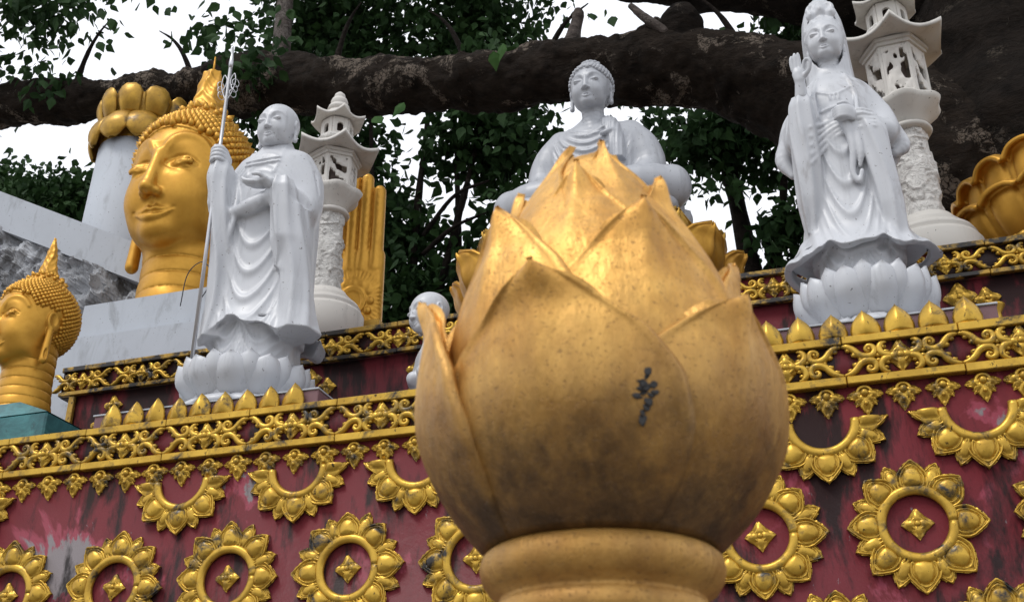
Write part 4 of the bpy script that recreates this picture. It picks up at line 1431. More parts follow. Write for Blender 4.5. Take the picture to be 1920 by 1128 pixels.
def lantern(label, loc, rz, s, col_h, mats, box_h=.275):
    body, rel = mats
    L = thing('stone_lantern', label, 'lantern', loc, rz, 'stone pagoda lanterns')
    L.scale = (s, s, s)
    z = 0
    obj('base', mesh('lantern_base', *revolve([(.30, -.40), (.31, .02), (.29, .05), (.275, .055), (.285, .075), (.265, .11), (.225, .13), (.215, .135), (.218, .155), (.19, .185), (.175, .20), (.165, .22), (.05, .23)], 56)), body, L)
    obj('column', mesh('lantern_column', *relief_column(.116, .102, col_h)), rel, L, loc=(0, 0, .215))
    z = .215 + col_h
    obj('neck_ring', mesh('neck_ring', *revolve([(.10, z - .02), (.138, z - .012), (.148, z + .004), (.138, z + .022), (.118, z + .028), (.1, z + .03)], 40)), body, L)
    # lobed cup
    def lobes(a, zz):
        k = np.clip((zz - z - .05) / .12, 0, 1)
        return 1 + .07 * k * np.cos(6 * a)
    obj('cup', mesh('lantern_cup', *revolve([(.11, z + .02), (.125, z + .05), (.165, z + .10), (.215, z + .155), (.232, z + .185), (.222, z + .20), (.18, z + .205), (.1, z + .206)], 60, mod=lobes)), body, L)
    z += .20
    room = obj('light_box', mesh('light_box_floor', *hex_prism([(.176, z - .004), (.176, z + .012)]), smooth=False), body, L)
    pst = mesh('corner_post', *box(-.012, .012, -.012, .012, 0, box_h + .005, .003), smooth=False)
    for i in range(6):
        a = math.pi / 6 + i * math.pi / 3
        obj('corner_post', pst, body, room, loc=(.175 * math.cos(a), .175 * math.sin(a), z), rot=(0, 0, a))
    for i in range(6):
        a = i * math.pi / 3
        obj('panel', PANELS[i % 2], body, room, loc=(.150 * math.cos(a), .150 * math.sin(a), z + .005), rot=(0, 0, a + math.pi / 2), scale=(.93, 1, box_h / .275))
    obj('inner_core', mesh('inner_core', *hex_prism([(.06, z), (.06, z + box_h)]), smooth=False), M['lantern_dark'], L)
    z += box_h
    obj('cornice', mesh('lantern_cornice', *hex_prism([(.17, z - .004), (.205, z), (.205, z + .022), (.222, z + .026), (.222, z + .05), (.2, z + .052)]), smooth=False), body, L)
    z += .05
    obj('roof', mesh('lantern_roof', *hex_roof(.345, .19, .070, .10, .03)), body, L, loc=(0, 0, z + .01), rot=(0, 0, math.pi / 6 * 0))
    z += .145
    obj('roof_collar', mesh('roof_collar', *revolve([(.15, z - .03), (.165, z), (.15, z + .03), (.128, z + .04), (.1, z + .042)], 40, mod=lambda a, zz: 1 + .03 * np.cos(12 * a))), rel, L)
    z += .035
    w6 = .125
    for i in range(6):
        a = i * math.pi / 3
        obj('arched_wall', mesh('arched_wall', *arch_wall(w6, .165)), body, L, loc=(.108 * math.cos(a), .108 * math.sin(a), z), rot=(0, 0, a + math.pi / 2))
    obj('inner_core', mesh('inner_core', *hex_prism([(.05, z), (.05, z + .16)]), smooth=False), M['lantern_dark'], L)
    z += .165
    obj('upper_roof', mesh('lantern_upper_roof', *hex_roof(.22, .14, .052, .06, .025)), body, L, loc=(0, 0, z + .012))
    z += .12
    obj('finial', mesh('lantern_finial', *revolve([(.07, z), (.095, z + .02), (.085, z + .05), (.06, z + .06), (.066, z + .075), (.072, z + .10), (.062, z + .125), (.04, z + .13), (.048, z + .15), (.042, z + .175), (.018, z + .20), (.004, z + .21)], 32)), body, L)
    return L
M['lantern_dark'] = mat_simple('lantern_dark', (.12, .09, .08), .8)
lantern('white stone pagoda lantern standing between the monk statue and gold hand', (-3.41, 1.52, 4.94), rad(8), .94, .70, (M['lantern_stone'], M['lantern_relief']))
lantern('cream stone pagoda lantern behind the hooded lady statue', (.66, 1.50, 4.79), rad(28), 1.0, .66, (M['cream_stone'], M['lantern_relief']), .40)

# ---------------------------------------------------------------- gold heads on plinths
def flame(h, w, cut=1.0, seed=0):
    v = Vox((-w * 1.2, -w * 1.2, -.02), (w * 1.2, w * 1.2, h * cut + .02), .0075)
    zs = [0, h * .12, h * .35, h * .6, h * .8, h]
    def dp(X, Y, Z, th):
        k = ridge(th * 6 / (2 * np.pi) + .35 * np.sin(Z / h * 7), 2.2)
        up = ridge((Z / h * 6 + np.abs(np.sin(th * 1.5)) * 1.2), 2.0)
        return w * (.10 * k + .06 * up) * (1 - .5 * Z / h)
    f, lo, hi = loft(zs, 0, 0, [w * .78, w * .74, w * .55, w * .38, w * .22, w * .05], [w * .7, w * .62, w * .46, w * .32, w * .19, w * .05], 2, dp)
    def g(X, Y, Z):
        return np.maximum(f(X, Y, Z), Z - h * cut)
    v.put((g, lo, hi))
    return v.mesh(1)

def gold_head(label, loc, rz, s, stretch, flame_args):
    t = thing('gold_sculpture', label, 'sculpture', loc, rz, 'gold heads with curled hair')
    V, F = carve_head('thai', .0075)
    V = V.copy()
    V[:, 2] *= stretch
    t.scale = (s, s, s)
    hd = obj('head', mesh('gold_face', V, F), M['gold_head'], t, loc=(0, 0, .62))
    c = curls('thai', .029, 1400)
    c[0][:, 2] *= stretch
    obj('hair', mesh('gold_curls', *c), M['gold_head'], hd)
    fl = obj('flame', mesh('gold_flame', *flame(*flame_args)), M['gold_head'], hd, loc=(0, .09, 1.08 * stretch))
    return t, fl

big, fl = gold_head('huge gold head with curled hair on a white block, left of the monk', (-5.05, 2.05, 5.19), rad(0), 1.25, 1.10, (.62, .17, .66))
obj('spike', mesh('spike', *tube([(0, 0, .40), (0, 0, .56)], [.010, .006], 6)), M['gold_head'], fl)
small, fl2 = gold_head('smaller gold head with pointed flame crown at the left edge', (-4.86, .34, 3.93), rad(-20), .565, 1.06, (.56, .15, 1.0))

# teal stone block under the small head
m, nt, b = new_mat('teal_stone')
Pn = world_pos(nt)
c = mixc(nt, ramp(nt, noise(nt, Pn, 5, 6, .7, .8), [(.35, 0), (.65, 1)]), (.012, .075, .085), (.05, .21, .22))
c = mixc(nt, ramp(nt, noise(nt, Pn, 12, 5, .7), [(.56, 0), (.72, .8)]), c, (.012, .016, .018))
c = mixc(nt, ramp(nt, noise(nt, world_pos(nt, (1, 1, .4), (3, 1, 2)), 9, 5, .7), [(.62, 0), (.72, .6)]), c, (.22, .30, .30))
nt.links.new(c, b.inputs['Base Color'])
setp(b, Roughness=.5)
bump(nt, b, noise(nt, Pn, 20, 5), .3, .01)
M['teal'] = m
tb = thing('teal_block', 'dark teal stepped stone block under the small gold head', 'plinth', (-4.86, .34, 3.654))
obj('block', mesh('teal_block', *box(-.62, .55, -.34, .36, 0, .16, .01), smooth=False), M['teal'], tb)
def frustum():
    V = [(-.62, -.34, .16), (.55, -.34, .16), (.55, .36, .16), (-.62, .36, .16), (-.34, -.24, .285), (.26, -.24, .285), (.26, .28, .285), (-.34, .28, .285)]
    return np.array(V), [(0, 1, 5, 4), (1, 2, 6, 5), (2, 3, 7, 6), (3, 0, 4, 7), (4, 5, 6, 7), (3, 2, 1, 0)]
obj('sloped_top', mesh('teal_slope', *frustum(), smooth=False), M['teal'], tb, loc=(0, 0, .001))

# white stepped block under the big head
wb = thing('white_block', 'white plastered stepped block under the huge gold head', 'plinth', (-5.1, 2.05, 4.61))
def slant(x0, x1, y0, y1, z0, z1, d):
    V = [(x0 - d, y0 - d, z0), (x1 + d, y0 - d, z0), (x1 + d, y1, z0), (x0 - d, y1, z0), (x0, y0, z1), (x1, y0, z1), (x1, y1, z1), (x0, y1, z1)]
    return np.array(V), [(0, 1, 5, 4), (1, 2, 6, 5), (2, 3, 7, 6), (3, 0, 4, 7), (4, 5, 6, 7), (3, 2, 1, 0)]
obj('lower_step', mesh('lower_step', *slant(-.62, 1.0, -.55, .75, -.60, .47, .06), smooth=False), M['plaster'], wb)
obj('upper_step', mesh('upper_step', *slant(-.44, .82, -.43, .65, .4705, .81, .015), smooth=False), M['plaster'], wb)
wr = tag(obj('wire', mesh('wire', *tube([(-4.62, 1.55, 5.25), (-4.56, 1.50, 5.48), (-4.44, 1.48, 5.56), (-4.36, 1.5, 5.48), (-4.38, 1.52, 5.36), (-4.44, 1.55, 5.30)], .0042, 6, 40)), M['iron_wire']), 'thin dark wire looped against the white block beside the staff', 'wire')

# ---------------------------------------------------------------- raised gold hand
def gold_hand():
    v = Vox((-.34, -.14, -.1), (.34, .14, 1.42), .0075)
    v.put(rbox((0, 0, .25), (.235, .055, .36), .05))
    for i, (x, L) in enumerate(((-.165, .63), (-.055, .69), (.055, .68), (.165, .57))):
        v.put(cap((x * .98, -.012, .45), (x * 1.0, -.012, .52 + L), .060, .055), .006)
    v.put(rbox((0, .01, .72), (.19, .03, .42), .02), .01)
    def lines(X, Y, Z):
        n = ridge(Z / .017 + .5 * np.cos(X * 54), 3) * step(Z, .58, .64)
        return .0035 * n * (Y < 0.02)
    v.put((lines, (-.3, -.12, .55), (.3, .05, 1.4)), 0, 'd')
    for x, zs in ((-.172, (.78, .97)), (-.058, (.80, 1.03)), (.058, (.79, 1.0)), (.172, (.73, .88))):
        for z in zs:
            for dz in (-.014, .0, .014):
                v.put(cap((x - .04, -.075, z + dz), (x + .04, -.075, z + dz), .008), .01, 's')
    v.put(ell((0, -.035, .27), (.20, .04, .25)), .04)
    # wheel on the palm
    cz, cy = .17, -.075
    for R, r in ((.085, .010), (.106, .010)):
        v.put(chain([(R * math.cos(a), cy, cz + R * math.sin(a)) for a in np.linspace(0, 2 * math.pi, 36)], r), .006)
    for i in range(12):
        a = 2 * math.pi * i / 12
        v.put(ell((.148 * math.cos(a), cy + .008, cz + .148 * math.sin(a)), (.030, .014, .030)), .006)
    def rays(X, Y, Z):
        th = np.arctan2(Z - cz, X); r = np.sqrt(X ** 2 + (Z - cz) ** 2)
        return .005 * ridge(th * 44 / 6.2832, 2) * step(r, .18, .20) * step(r, .26, .24) * (Y < 0)
    v.put((rays, (-.27, -.12, -.1), (.27, 0, .45)), 0, 'd')
    v.put(chain([(-.235, .0, .12), (-.285, -.03, .30), (-.285, -.05, .50)], [.06, .055, .045], 8), .04)
    return v.mesh(1)
hnd = tag(obj('gold_hand', mesh('gold_hand', *gold_hand()), M['gold_head'], None, (-3.38, 1.95, 5.08), (0, 0, rad(12))), 'tall raised gold hand with a wheel on its palm, behind the pagoda lantern', 'sculpture')
hnd.scale = (.92, 1, 1.06)
blk = tag(obj('hand_block', mesh('hand_block', *box(-.3, .3, -.2, .2, 0, .41, .01), smooth=False), M['gold_old'], None, (-3.38, 1.95, 4.613)), 'low gold block carrying the raised gold hand', 'plinth')

# ---------------------------------------------------------------- gold lotus pedestals
def open_petal(R0, R1, h, hw, curl, tipw=.0, th=.025):
    def f(s, t):
        wv = np.interp(t, [0, .3, .55, .75, .9, 1], [.75, 1, 1, .82, .5, tipw])
        a = s * wv * hw
        r = R0 + (R1 - R0) * np.sin(np.pi / 2 * t) + curl * step(t, .75, 1) + .05 * (1 - s ** 2) * np.sin(np.pi * t)
        r = r + .02 * np.exp(-(s / .12) ** 2) * step(t, .2, .6) - .012 * np.exp(-((np.abs(s) - .82) / .07) ** 2)
        return r * np.sin(a), -r * np.cos(a), h * t - .02 * step(t, .85, 1) * 0
    return shell(f, 21, 20, th)
ped = thing('lotus_pedestal', 'gold open lotus pedestal under the grey seated figure', 'pedestal', (-1.50, 1.92, 4.613))
obj('core', mesh('pedestal_core', *revolve([(.80, 0), (.82, .05), (.74, .16), (.62, .3), (.68, .45), (.74, .60), (.5, .62)], 48)), M['gold_old'], ped)
pm = mesh('pedestal_petal', *open_petal(.76, .98, .46, rad(17), .05))
pm2 = mesh('pedestal_petal_back', *open_petal(.74, .91, .52, rad(16), .05))
for i in range(13):
    obj('petal', pm, M['gold_head'], ped, loc=(0, 0, .10), rot=(0, 0, rad(360 / 13 * i + 4)))
    obj('inner_petal', pm2, M['gold_old'], ped, loc=(0, 0, .10), rot=(0, 0, rad(360 / 13 * (i + .5) + 4)))

rp = thing('lotus_pedestal', 'dull gold pedestal of tall folded petals at the right edge', 'pedestal', (1.88, 2.10, 4.613))
obj('core', mesh('right_core', *revolve([(.85, 0), (.86, .1), (.78, .18), (.72, .3), (.74, .6), (.5, .62)], 48)), M['gold_old'], rp)
def lipped(R0, R1, h, hw):
    def f(s, t):
        wv = np.interp(t, [0, .25, .6, .80, .92, 1], [.80, .95, 1.0, .95, .84, .72])
        a = s * wv * hw
        lip = step(t, .86, 1.0)
        r = R0 + (R1 - R0) * np.sin(np.pi / 2 * t) + .045 * (1 - s ** 2) * np.sin(np.pi * np.clip(t, 0, .9)) + .055 * lip
        r = r - .016 * np.exp(-((np.abs(s) - .72) / .08) ** 2) * (1 - lip)
        z = h * (np.minimum(t, .9) / .9) - .03 * lip - .10 * h * np.abs(s) ** 2.6 * step(t, .5, .9)
        return r * np.sin(a), -r * np.cos(a), z
    return shell(f, 25, 26, .03)
pr = mesh('folded_petal', *lipped(.80, 1.02, .42, rad(9.5)))
pr2 = mesh('folded_petal_tall', *lipped(.74, .90, .66, rad(9.5)))
for i in range(22):
    obj('petal', pr, M['gold_head'], rp, loc=(0, 0, .10), rot=(0, 0, rad(360 / 22 * i)))
    obj('tall_petal', pr2, M['gold_head'], rp, loc=(0, 0, .16), rot=(0, 0, rad(360 / 22 * (i + .5))))
braid = []
for i in range(110):
    a = 2 * math.pi * i / 110
    braid.append(xf(ico(.036, 1), (1.02 * math.cos(a), 1.02 * math.sin(a), .16), (0, .6, a + .5), (.6, 1.3, .8)))
obj('braid', mesh('braid', *join(braid)), M['gold_old'], rp)

# child statue
ch = thing('child_statue', 'small white bald child statue peeping out left of the big bud', 'statue', (-2.11, .55, 3.70), rad(-12))
ch.rotation_euler = (rad(6), rad(-4), rad(-38))
ch.scale = (1.08, 1.08, 1.08)
obj('figure', mesh('child_figure', *child_figure()), M['marble'], ch)
chp = tag(obj('child_block', mesh('child_block', *box(-.2, .2, -.18, .18, 0, .042, .01), smooth=False), M['plaster'], None, (-2.16, .55, 3.653)), 'small white block under the child statue behind the bud', 'plinth')

# ---------------------------------------------------------------- white column with gilded capital, and the broken white wall
cl = thing('column', 'white round column with a gilded two tiered lotus capital', 'column', (-6.33, 2.95, 0))
obj('shaft', mesh('column_shaft', *revolve([(.50, 0), (.49, 2), (.43, 6.2), (.385, 7.80), (.3, 7.82)], 48)), M['plaster'], cl)
cap_core = obj('capital', mesh('capital_core', *revolve([(.34, 7.65), (.38, 7.75), (.38, 8.02), (.35, 8.1), (.40, 8.32), (.32, 8.34)], 40)), M['gold_old'], cl)
def droop(s, t):
    wv = np.interp(t, [0, .3, .7, .9, 1], [.9, 1, .95, .6, .25])
    a = s * wv * rad(20)
    r = .36 + .09 * np.sin(np.pi * np.clip(t * .8 + .1, 0, 1)) + .05 * t + .03 * (1 - s ** 2)
    return -r * np.sin(a), -r * np.cos(a), 8.09 - .33 * t
def rise(s, t):
    wv = np.interp(t, [0, .3, .7, .9, 1], [.75, .95, 1, .7, .35])
    a = s * wv * rad(17)
    r = .385 + .06 * np.sin(np.pi * .5 * t) + .04 * (1 - s ** 2) * np.sin(np.pi * t)
    return r * np.sin(a), -r * np.cos(a), 8.08 + .31 * t
dm, rm = mesh('droop', *shell(droop, 11, 11, .02)), mesh('rise', *shell(rise, 11, 11, .02))
for i in range(10):
    obj('lower_petal', dm, M['gold_old'], cap_core, rot=(0, 0, rad(36 * i)))
    obj('upper_petal', rm, M['gold_old'], cap_core, rot=(0, 0, rad(36 * i + 14)))
def broken(seed):
    n, m = 110, 40
    U, Vv = np.meshgrid(np.linspace(0, 1, n), np.linspace(0, 1, m))
    x = -8.3 + 2.95 * U
    z = 7.36 - 1.52 * U - .62 * Vv
    d = .20 * fbm(x * 4, z * 0 + seed, z * 4, 5, seed) + .10 * np.round(fbm(x * 6, z * 0, z * 6, 3, seed + 3) * 5) / 5
    V = np.stack([x, d - .02, z], -1).reshape(-1, 3)
    i, j = np.meshgrid(np.arange(m - 1), np.arange(n - 1), indexing='ij')
    a = (i * n + j).ravel()
    return V, np.stack([a, a + n, a + n + 1, a + 1], -1).astype(np.int32)
rw = thing('white_wall', 'sloping white plaster wall with broken stonework along its foot', 'wall', (0, 2.34, 0))
def slab():
    pts = [(-8.4, 7.76), (-5.35, 6.19), (-5.35, 5.84), (-8.4, 7.36)]
    V = [(x, y, z) for y in (-.08, .10) for x, z in pts]
    return np.array(V), [(0, 3, 2, 1), (4, 5, 6, 7), (0, 1, 5, 4), (1, 2, 6, 5), (2, 3, 7, 6), (3, 0, 4, 7)]
obj('coping', mesh('coping', *slab(), smooth=False), M['plaster'], rw)
M['rubble'] = stone_mat('rubble', (.46, .48, .51), (.22, .225, .24), .46, (.05, .045, .04), .9, amt=.95)
obj('rubble', mesh('rubble', *broken(5), smooth=False), M['rubble'], rw)
obj('footing', mesh('footing', *box(-8.4, -5.36, .03, .10, 0, 5.9)), M['plaster'], rw)
obj('backing', mesh('backing', np.array([(-8.4, .09, 5.85), (-5.36, .09, 5.85), (-5.36, .09, 5.86), (-8.4, .09, 7.4), (-8.4, .12, 5.85), (-5.36, .12, 5.85), (-5.36, .12, 5.86), (-8.4, .12, 7.4)]), [(0, 1, 2, 3), (7, 6, 5, 4), (0, 3, 7, 4), (3, 2, 6, 7), (2, 1, 5, 6), (1, 0, 4, 5)], smooth=False), M['rubble'], rw)

# ---------------------------------------------------------------- the great tree and the trees behind
def bark_mat(name, base, pale, amt, fine=22.0):
    m, nt, b = new_mat(name)
    P = world_pos(nt)
    dn = N(nt, 'ShaderNodeTexNoise', Scale=9.0, Detail=5.0)
    nt.links.new(P, dn.inputs['Vector'])
    mx = nt.nodes.new('ShaderNodeMix'); mx.data_type = 'RGBA'; mx.inputs[0].default_value = .16
    nt.links.new(P, mx.inputs[6]); nt.links.new(dn.outputs['Color'], mx.inputs[7])
    v = N(nt, 'ShaderNodeTexVoronoi', Scale=fine, feature='DISTANCE_TO_EDGE')
    nt.links.new(mx.outputs[2], v.inputs['Vector'])
    crack = ramp(nt, v.outputs['Distance'], [(0.015, 0), (.09, 1)])
    n1 = noise(nt, P, 1.9, 7, .72, .4)
    pm = ramp(nt, n1, [(1 - amt - .01, 0), (1 - amt + .02, 1)])
    n2 = noise(nt, world_pos(nt, (.45, 1, 1)), 12, 7, .75)
    n3 = noise(nt, P, 4.0, 6, .7)
    c = mixc(nt, ramp(nt, n2, [(.3, 0), (.7, 1)]), tuple(x * .35 for x in base), tuple(x * 1.7 for x in base))
    c = mixc(nt, ramp(nt, n3, [(.52, 0), (.66, .8)]), c, tuple(x * .25 for x in base))
    pc = mixc(nt, noise(nt, P, 24, 5, .7), tuple(x * .5 for x in pale), tuple(x * 1.15 for x in pale))
    c = mixc(nt, mul(nt, pm, crack), c, pc)
    nt.links.new(c, b.inputs['Base Color'])
    setp(b, Roughness=.9, Specular_IOR_Level=.12)
    h = mul(nt, mul(nt, mul(nt, crack, pm), .5), mul(nt, n2, 1.6), 'ADD')
    bump(nt, b, h, 1.0, .05)
    return m
M['bark'] = bark_mat('bark', (.022, .016, .012), (.22, .18, .145), .44)
M['bark_dark'] = bark_mat('bark_dark', (.016, .012, .0095), (.085, .07, .056), .40)
M['bark_grey'] = bark_mat('bark_grey', (.12, .10, .09), (.25, .22, .20), .5)
def leaf_mat(name, a, b_, trans=.22):
    m, nt, b = new_mat(name)
    P = world_pos(nt)
    c = mixc(nt, ramp(nt, noise(nt, P, 2.2, 4, .6), [(.35, 0), (.65, 1)]), a, b_)
    nt.links.new(c, b.inputs['Base Color'])
    setp(b, Roughness=.7, Specular_IOR_Level=.15)
    t = nt.nodes.new('ShaderNodeBsdfTranslucent')
    nt.links.new(c, t.inputs[0])
    mx = nt.nodes.new('ShaderNodeMixShader')
    mx.inputs[0].default_value = trans
    nt.links.new(b.outputs[0], mx.inputs[1]); nt.links.new(t.outputs[0], mx.inputs[2])
    nt.links.new(mx.outputs[0], nt.nodes['Material Output'].inputs[0])
    return m
M['leaf'] = leaf_mat('leaf', (.014, .036, .012), (.034, .075, .022), .2)
M['leaf_fresh'] = leaf_mat('leaf_fresh', (.03, .085, .02), (.07, .15, .04), .3)

def bark_tube(P, r, n=40, res=140, amp=.06, seed=1, sc=2.2):
    V, F = tube(P, r, n, res)
    V = V.copy()
    k = len(V) - 2
    C = np.repeat(V[:k].reshape(-1, n, 3).mean(1), n, 0)
    D = V[:k] - C
    L = np.linalg.norm(D, axis=1, keepdims=True)
    d = fbm(V[:k, 0] * sc, V[:k, 1] * sc, V[:k, 2] * sc, 4, seed) * amp * 2 + np.abs(fbm(V[:k, 0] * sc * 3, V[:k, 1] * sc * 3, V[:k, 2] * sc * 3, 3, seed + 9)) * amp
    V[:k] = C + D * (1 + d[:, None] / np.maximum(L, .05) * .8)
    return V, F

LEAF_P = np.array([(0, 0, 0), (-.30, .0, -.20), (-.42, .02, -.48), (-.22, .0, -.82), (0, -.04, -1.25), (.22, 0, -.82), (.42, .02, -.48), (.30, 0, -.20), (0, -.06, -.45)], dtype=np.float64)
LEAF_F = np.array([(0, 1, 2, 8), (8, 2, 3, 4), (8, 4, 5, 6), (0, 8, 6, 7)], dtype=np.int32)
LONG_P = np.array([(0, 0, 0), (-.16, .0, -.35), (-.15, .0, -.75), (0, -.02, -1.5), (.15, 0, -.75), (.16, 0, -.35), (0, -.04, -.5)], dtype=np.float64)
LONG_F = np.array([(0, 1, 2, 6), (6, 2, 3, 4), (0, 6, 4, 5)], dtype=np.int32)
def leaves(pos, size, rng, P=LEAF_P, F=LEAF_F, hang=.6):
    n = len(pos)
    yaw = rng.uniform(0, 2 * np.pi, n)
    pit = rng.normal(0, 1.0 - hang * .5, n)
    rol = rng.normal(0, 1.0 - hang * .5, n)
    s = size * rng.uniform(.65, 1.3, n)
    cy, sy, cp, sp, cr, sr = np.cos(yaw), np.sin(yaw), np.cos(pit), np.sin(pit), np.cos(rol), np.sin(rol)
    Rx = np.zeros((n, 3, 3)); Rx[:, 0, 0] = 1; Rx[:, 1, 1] = cp; Rx[:, 1, 2] = -sp; Rx[:, 2, 1] = sp; Rx[:, 2, 2] = cp
    Ry = np.zeros((n, 3, 3)); Ry[:, 1, 1] = 1; Ry[:, 0, 0] = cr; Ry[:, 0, 2] = sr; Ry[:, 2, 0] = -sr; Ry[:, 2, 2] = cr
    Rz = np.zeros((n, 3, 3)); Rz[:, 2, 2] = 1; Rz[:, 0, 0] = cy; Rz[:, 0, 1] = -sy; Rz[:, 1, 0] = sy; Rz[:, 1, 1] = cy
    R = Rz @ Rx @ Ry
    V = np.einsum('nij,kj->nki', R, P) * s[:, None, None] + pos[:, None]
    Fa = (F[None] + (np.arange(n) * len(P))[:, None, None]).reshape(-1, F.shape[1])
    return V.reshape(-1, 3), Fa.astype(np.int32)
def blob(rng, c, r, n, clump=.35, k=None):
    """points gathered in sprays inside an ellipsoid, so that gaps stay open between the sprays"""
    k = k or max(4, n // 45)
    d = rng.normal(0, 1, (k, 3)); d /= np.linalg.norm(d, axis=1)[:, None]
    ctr = np.array(c) + d * (rng.uniform(0, 1, (k, 1)) ** .42) * np.array(r)
    w = rng.uniform(.5, 1.5, k); w /= w.sum()
    idx = rng.choice(k, n, p=w)
    return ctr[idx] + rng.normal(0, clump, (n, 3)) * np.array([1, 1, .8])

big_tree = thing('great_tree', 'massive old tree whose cracked limb stretches right across above the statues', 'tree', (2.6, 4.4, 0))
big_tree.location = (0, 0, 0)
obj('trunk', mesh('trunk', *bark_tube([(3.0, 4.8, -.3), (2.9, 4.7, 2), (2.6, 4.6, 4), (2.35, 4.5, 5.6), (2.25, 4.5, 7.2), (2.5, 4.6, 9), (3.0, 4.8, 12)], [1.7, 1.45, 1.3, 1.25, 1.35, 1.15, .9], 56, 120, .16, 3, 1.3)), M['bark_dark'], big_tree)
LY = 3.6
limb_pts = [(2.2, 4.4, 6.5), (1.4, 4.2, 6.75), (.55, 3.9, 7.35), (-.30, 3.65, 7.90), (-1.05, LY, 8.20), (-1.75, LY, 8.28), (-2.45, LY, 8.38), (-3.35, LY, 8.50), (-4.2, LY, 8.66), (-5.1, LY, 8.86), (-5.95, LY, 9.06), (-6.7, LY, 9.16), (-7.6, LY, 9.24), (-8.6, LY, 9.42), (-9.8, LY, 9.7)]
limb_r = [1.0, .90, .62, .41, .36, .32, .30, .27, .28, .30, .26, .22, .22, .24, .25]
limb = obj('limb', mesh('limb', *bark_tube(limb_pts, limb_r, 64, 420, .075, 5, 2.6)), M['bark'], big_tree)
obj('knot', mesh('knot', *bark_tube([(-.95, 3.42, 8.35), (-.92, 3.34, 8.50), (-.90, 3.30, 8.62)], [.20, .17, .08], 20, 24, .03, 8, 4)), M['bark_dark'], limb)
obj('stub', mesh('stub', *bark_tube([(-2.02, LY - .1, 8.5), (-1.98, LY - .1, 8.72), (-1.93, LY - .1, 8.92), (-1.92, LY - .1, 9.0)], [.09, .07, .06, .035], 12, 24, .015, 4, 8)), M['bark_grey'], limb)
obj('broken_twig', mesh('broken_twig', *bark_tube([(-1.05, 3.28, 8.32), (-1.22, 3.22, 8.48), (-1.36, 3.2, 8.66)], [.05, .045, .03], 8, 16, .01, 4, 8)), M['bark_grey'], limb)
obj('upper_limb', mesh('upper_limb', *bark_tube([(2.6, 4.6, 8.6), (1.4, 4.2, 8.75), (.2, 3.9, 9.02), (-.9, 3.8, 9.32), (-1.9, 3.8, 9.7)], [.6, .42, .30, .24, .2], 32, 90, .05, 7, 2.4)), M['bark_dark'], big_tree)
for k, (px, pz, dx, dz) in enumerate(((-3.1, 8.75, -.25, .5), (-4.6, 9.0, .2, .55), (-2.3, 8.6, .3, .35), (-6.3, 9.3, -.3, .5), (-7.9, 9.5, .25, .6), (-.4, 8.3, -.3, .5))):
    obj('twig', mesh('twig', *bark_tube([(px, LY, pz - .1), (px + dx * .5, LY - .05, pz + dz * .55), (px + dx, LY - .08, pz + dz), (px + dx * 1.6, LY - .1, pz + dz * 1.3)], [.04, .026, .016, .006], 8, 20, .008, k, 9)), M['bark_dark'], limb)
rng = np.random.default_rng(11)
def crown(name, parent, blobs, size, mat, P=LEAF_P, F=LEAF_F, hang=.6):
    pos = np.concatenate([blob(rng, *b) for b in blobs])
    o = obj(name, mesh(name, *leaves(pos, size, rng, P, F, hang), smooth=False), mat, parent)
    o['kind'] = 'stuff'
    return o

# crown of the great tree: big heart-shaped leaves near the limb
crown('crown', big_tree, [((-8.6, 3.2, 10.7), (1.1, .7, .9), 900, .22), ((-9.3, 3.4, 9.6), (.9, .5, .6), 420, .22), ((-8.1, 3.1, 9.5), (.45, .3, .35), 90, .2), ((-5.9, 3.9, 10.0), (.6, .5, .5), 160, .2), ((.15, 4.6, 9.1), (.8, .6, .35), 800, .22), ((1.5, 4.8, 9.3), (1.4, .6, .6), 900, .3), ((-4.2, 3.7, 8.9), (1.6, .3, .15), 220, .15), ((-5.35, 3.15, 8.75), (.28, .12, .35), 90, .10)], .115, M['leaf'], hang=.8)
crown('shade_crown', big_tree, [((-6.5, 5.0, 20.5), (5.0, 3.0, 1.2), 1500, .6), ((-1.0, 4.6, 17.0), (4.0, 2.6, 1.0), 1500, .6), ((3.5, 4.6, 15.5), (3.0, 2.4, 1.0), 1300, .6)], .42, M['leaf'], hang=.2)  # unseen leaf mass added above the frame to shade the foliage and limb
LEAF1 = mesh('leaf_single', LEAF_P * np.array([1.05, 1, 1]), LEAF_F, smooth=False)
random.seed(21)
spots = [(-7.45, 3.0, 10.2), (-7.2, 3.0, 9.95), (-7.05, 3.0, 9.8), (-6.95, 3.0, 9.62), (-7.15, 3.0, 9.5), (-6.7, 3.0, 9.9), (-6.55, 3.0, 9.98), (-6.35, 3.0, 9.75), (-5.55, 3.1, 9.6), (-5.5, 3.1, 9.42), (-5.7, 3.1, 9.3), (-5.3, 3.1, 9.75), (-5.15, 3.1, 9.5), (-5.95, 3.1, 9.85), (-8.0, 3.1, 9.0), (-7.75, 3.15, 9.0), (-1.75, 3.3, 8.75), (-1.0, 3.2, 8.75), (-1.55, 3.25, 8.62), (-3.6, 3.2, 8.05), (-3.9, 3.2, 7.95), (-2.7, 3.2, 8.45), (-2.6, 3.2, 8.52)]
for i, p in enumerate(spots):
    fresh = i >= len(spots) - 4
    LM = LEAF1 if not fresh else bpy.data.meshes.get('leaf_green') or mesh('leaf_green', LEAF_P, LEAF_F, smooth=False)
    o = obj('leaf', LM, M['leaf_fresh'] if fresh else M['leaf'], big_tree, loc=p, rot=(random.uniform(-.5, .5), random.uniform(-.6, .6), random.uniform(-.8, .8)))
    o.scale = (.125,) * 3 if not fresh else (.16,) * 3

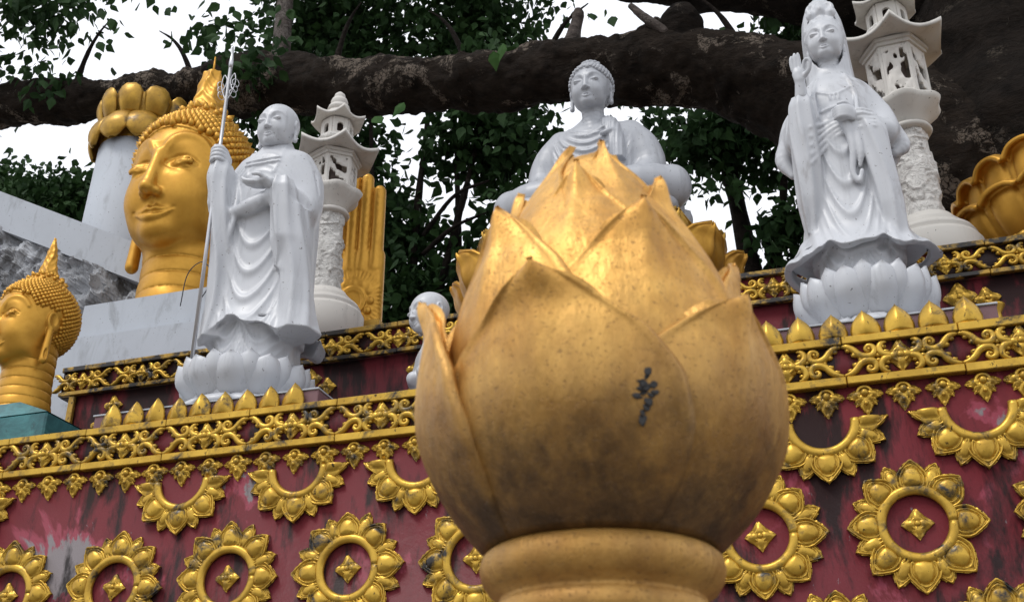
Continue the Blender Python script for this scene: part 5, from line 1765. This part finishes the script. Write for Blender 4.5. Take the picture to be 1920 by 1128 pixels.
def back_tree(label, x, y, stems, blobs, size, P=LEAF_P, F=LEAF_F, mat='leaf', hang=.6, bark='bark_dark'):
    t = thing('tree', label, 'tree', (x, y, 0), group='trees behind the walls')
    for k, (pts, r) in enumerate(stems):
        obj('trunk' if k == 0 else 'branch', mesh('stem', *bark_tube([(a - x, b - y, c) for a, b, c in pts], r, 14, 40, .02, k + 2, 3)), M[bark], t)
    crown('crown', t, [((c[0] - x, c[1] - y, c[2]), *rest) for c, *rest in blobs], size, M[mat], P, F, hang)
    return t
back_tree('dense dark tree with thin stems behind the pagoda lantern and seated figure', -5.2, 8.0,
          [([(-5.2, 8, 0), (-5.3, 8, 5), (-5.4, 7.9, 9), (-5.2, 8, 13)], [.09, .07, .05, .03]), ([(-5.4, 8, 6), (-5.9, 7.8, 9), (-6.2, 7.8, 12)], [.05, .04, .02]), ([(-5.3, 8, 7.5), (-4.8, 7.9, 9.4), (-4.4, 7.8, 11)], [.07, .05, .02]), ([(-4.7, 8, 0), (-4.75, 8, 8), (-4.9, 8, 12)], [.06, .045, .02]), ([(-6.0, 8, 0), (-6.0, 8, 8), (-6.3, 8, 11)], [.06, .05, .02]),
           ([(-5.2, 7.7, 9.3), (-4.7, 7.6, 9.8), (-4.2, 7.6, 9.95)], [.035, .028, .012]), ([(-5.2, 7.7, 9.0), (-4.7, 7.6, 9.3), (-4.2, 7.6, 9.45)], [.03, .025, .012])],
          [((-5.6, 8.2, 8.4), (1.2, .8, 1.2), 3100, .22), ((-5.9, 8.2, 9.9), (.8, .7, .6), 850, .2), ((-4.3, 8.0, 10.9), (1.0, .7, .65), 1700, .2), ((-4.1, 8.1, 9.2), (.7, .6, .8), 800, .2), ((-6.6, 8.3, 11.2), (.7, .6, .6), 500, .22), ((-7.6, 8.4, 11.2), (1.2, .7, 1.6), 2600, .25)], .145, hang=.5)
back_tree('tall leafy tree rising above the limb at the top of the picture', -7.2, 7.2,
          [([(-6.75, 6.2, 0), (-6.8, 6.2, 6), (-6.83, 6.2, 11.5), (-7.05, 6.2, 17)], [.26, .22, .125, .10])],
          [((-6.9, 7.9, 13.6), (1.3, .8, 1.6), 5200, .3), ((-4.8, 8.0, 13.5), (1.6, .8, 1.2), 3000, .28), ((-4.5, 8.0, 12.8), (.7, .6, .6), 800, .24), ((-8.2, 7.6, 12.7), (.5, .5, .8), 420, .22)], .125, bark='bark_grey')
back_tree('open crowned tree with heart shaped leaves right of the seated figure', -.9, 8.2,
          [([(-.6, 8.4, 0), (-.7, 8.4, 6), (-1.0, 8.3, 10), (-1.3, 8.2, 12)], [.2, .17, .1, .04]), ([(-.8, 8.4, 7.5), (-.4, 8.2, 9), (-.2, 8.1, 10)], [.08, .05, .02])],
          [((-1.0, 8.0, 10.25), (.85, .5, .5), 1050, .2), ((-.2, 8.0, 10.1), (.6, .5, .6), 700, .2), ((-.25, 8.2, 8.9), (.34, .4, .65), 620, .16), ((-1.2, 8.0, 9.5), (.35, .3, .2), 60, .14), ((-2.1, 8.0, 10.75), (.5, .4, .3), 120, .18), ((1.2, 8.6, 9.0), (1.4, .6, 1.5), 2200, .3)], .135)
back_tree('low leafy shrub tree beyond the sloping white wall', -12.3, 8.0,
          [([(-12.3, 8, 0), (-12.3, 8, 6), (-12.2, 8, 11)], [.14, .12, .05])],
          [((-12.2, 8.0, 11.0), (1.4, .6, .75), 2300, .25), ((-13.2, 8, 11.6), (.6, .5, .7), 500, .22), ((-11.2, 8, 11.0), (.6, .5, .6), 800, .2)], .13)

_off = Vector((3.0, 4.8, 0))
big_tree.location = _off
for _c in big_tree.children:
    _c.location -= _off
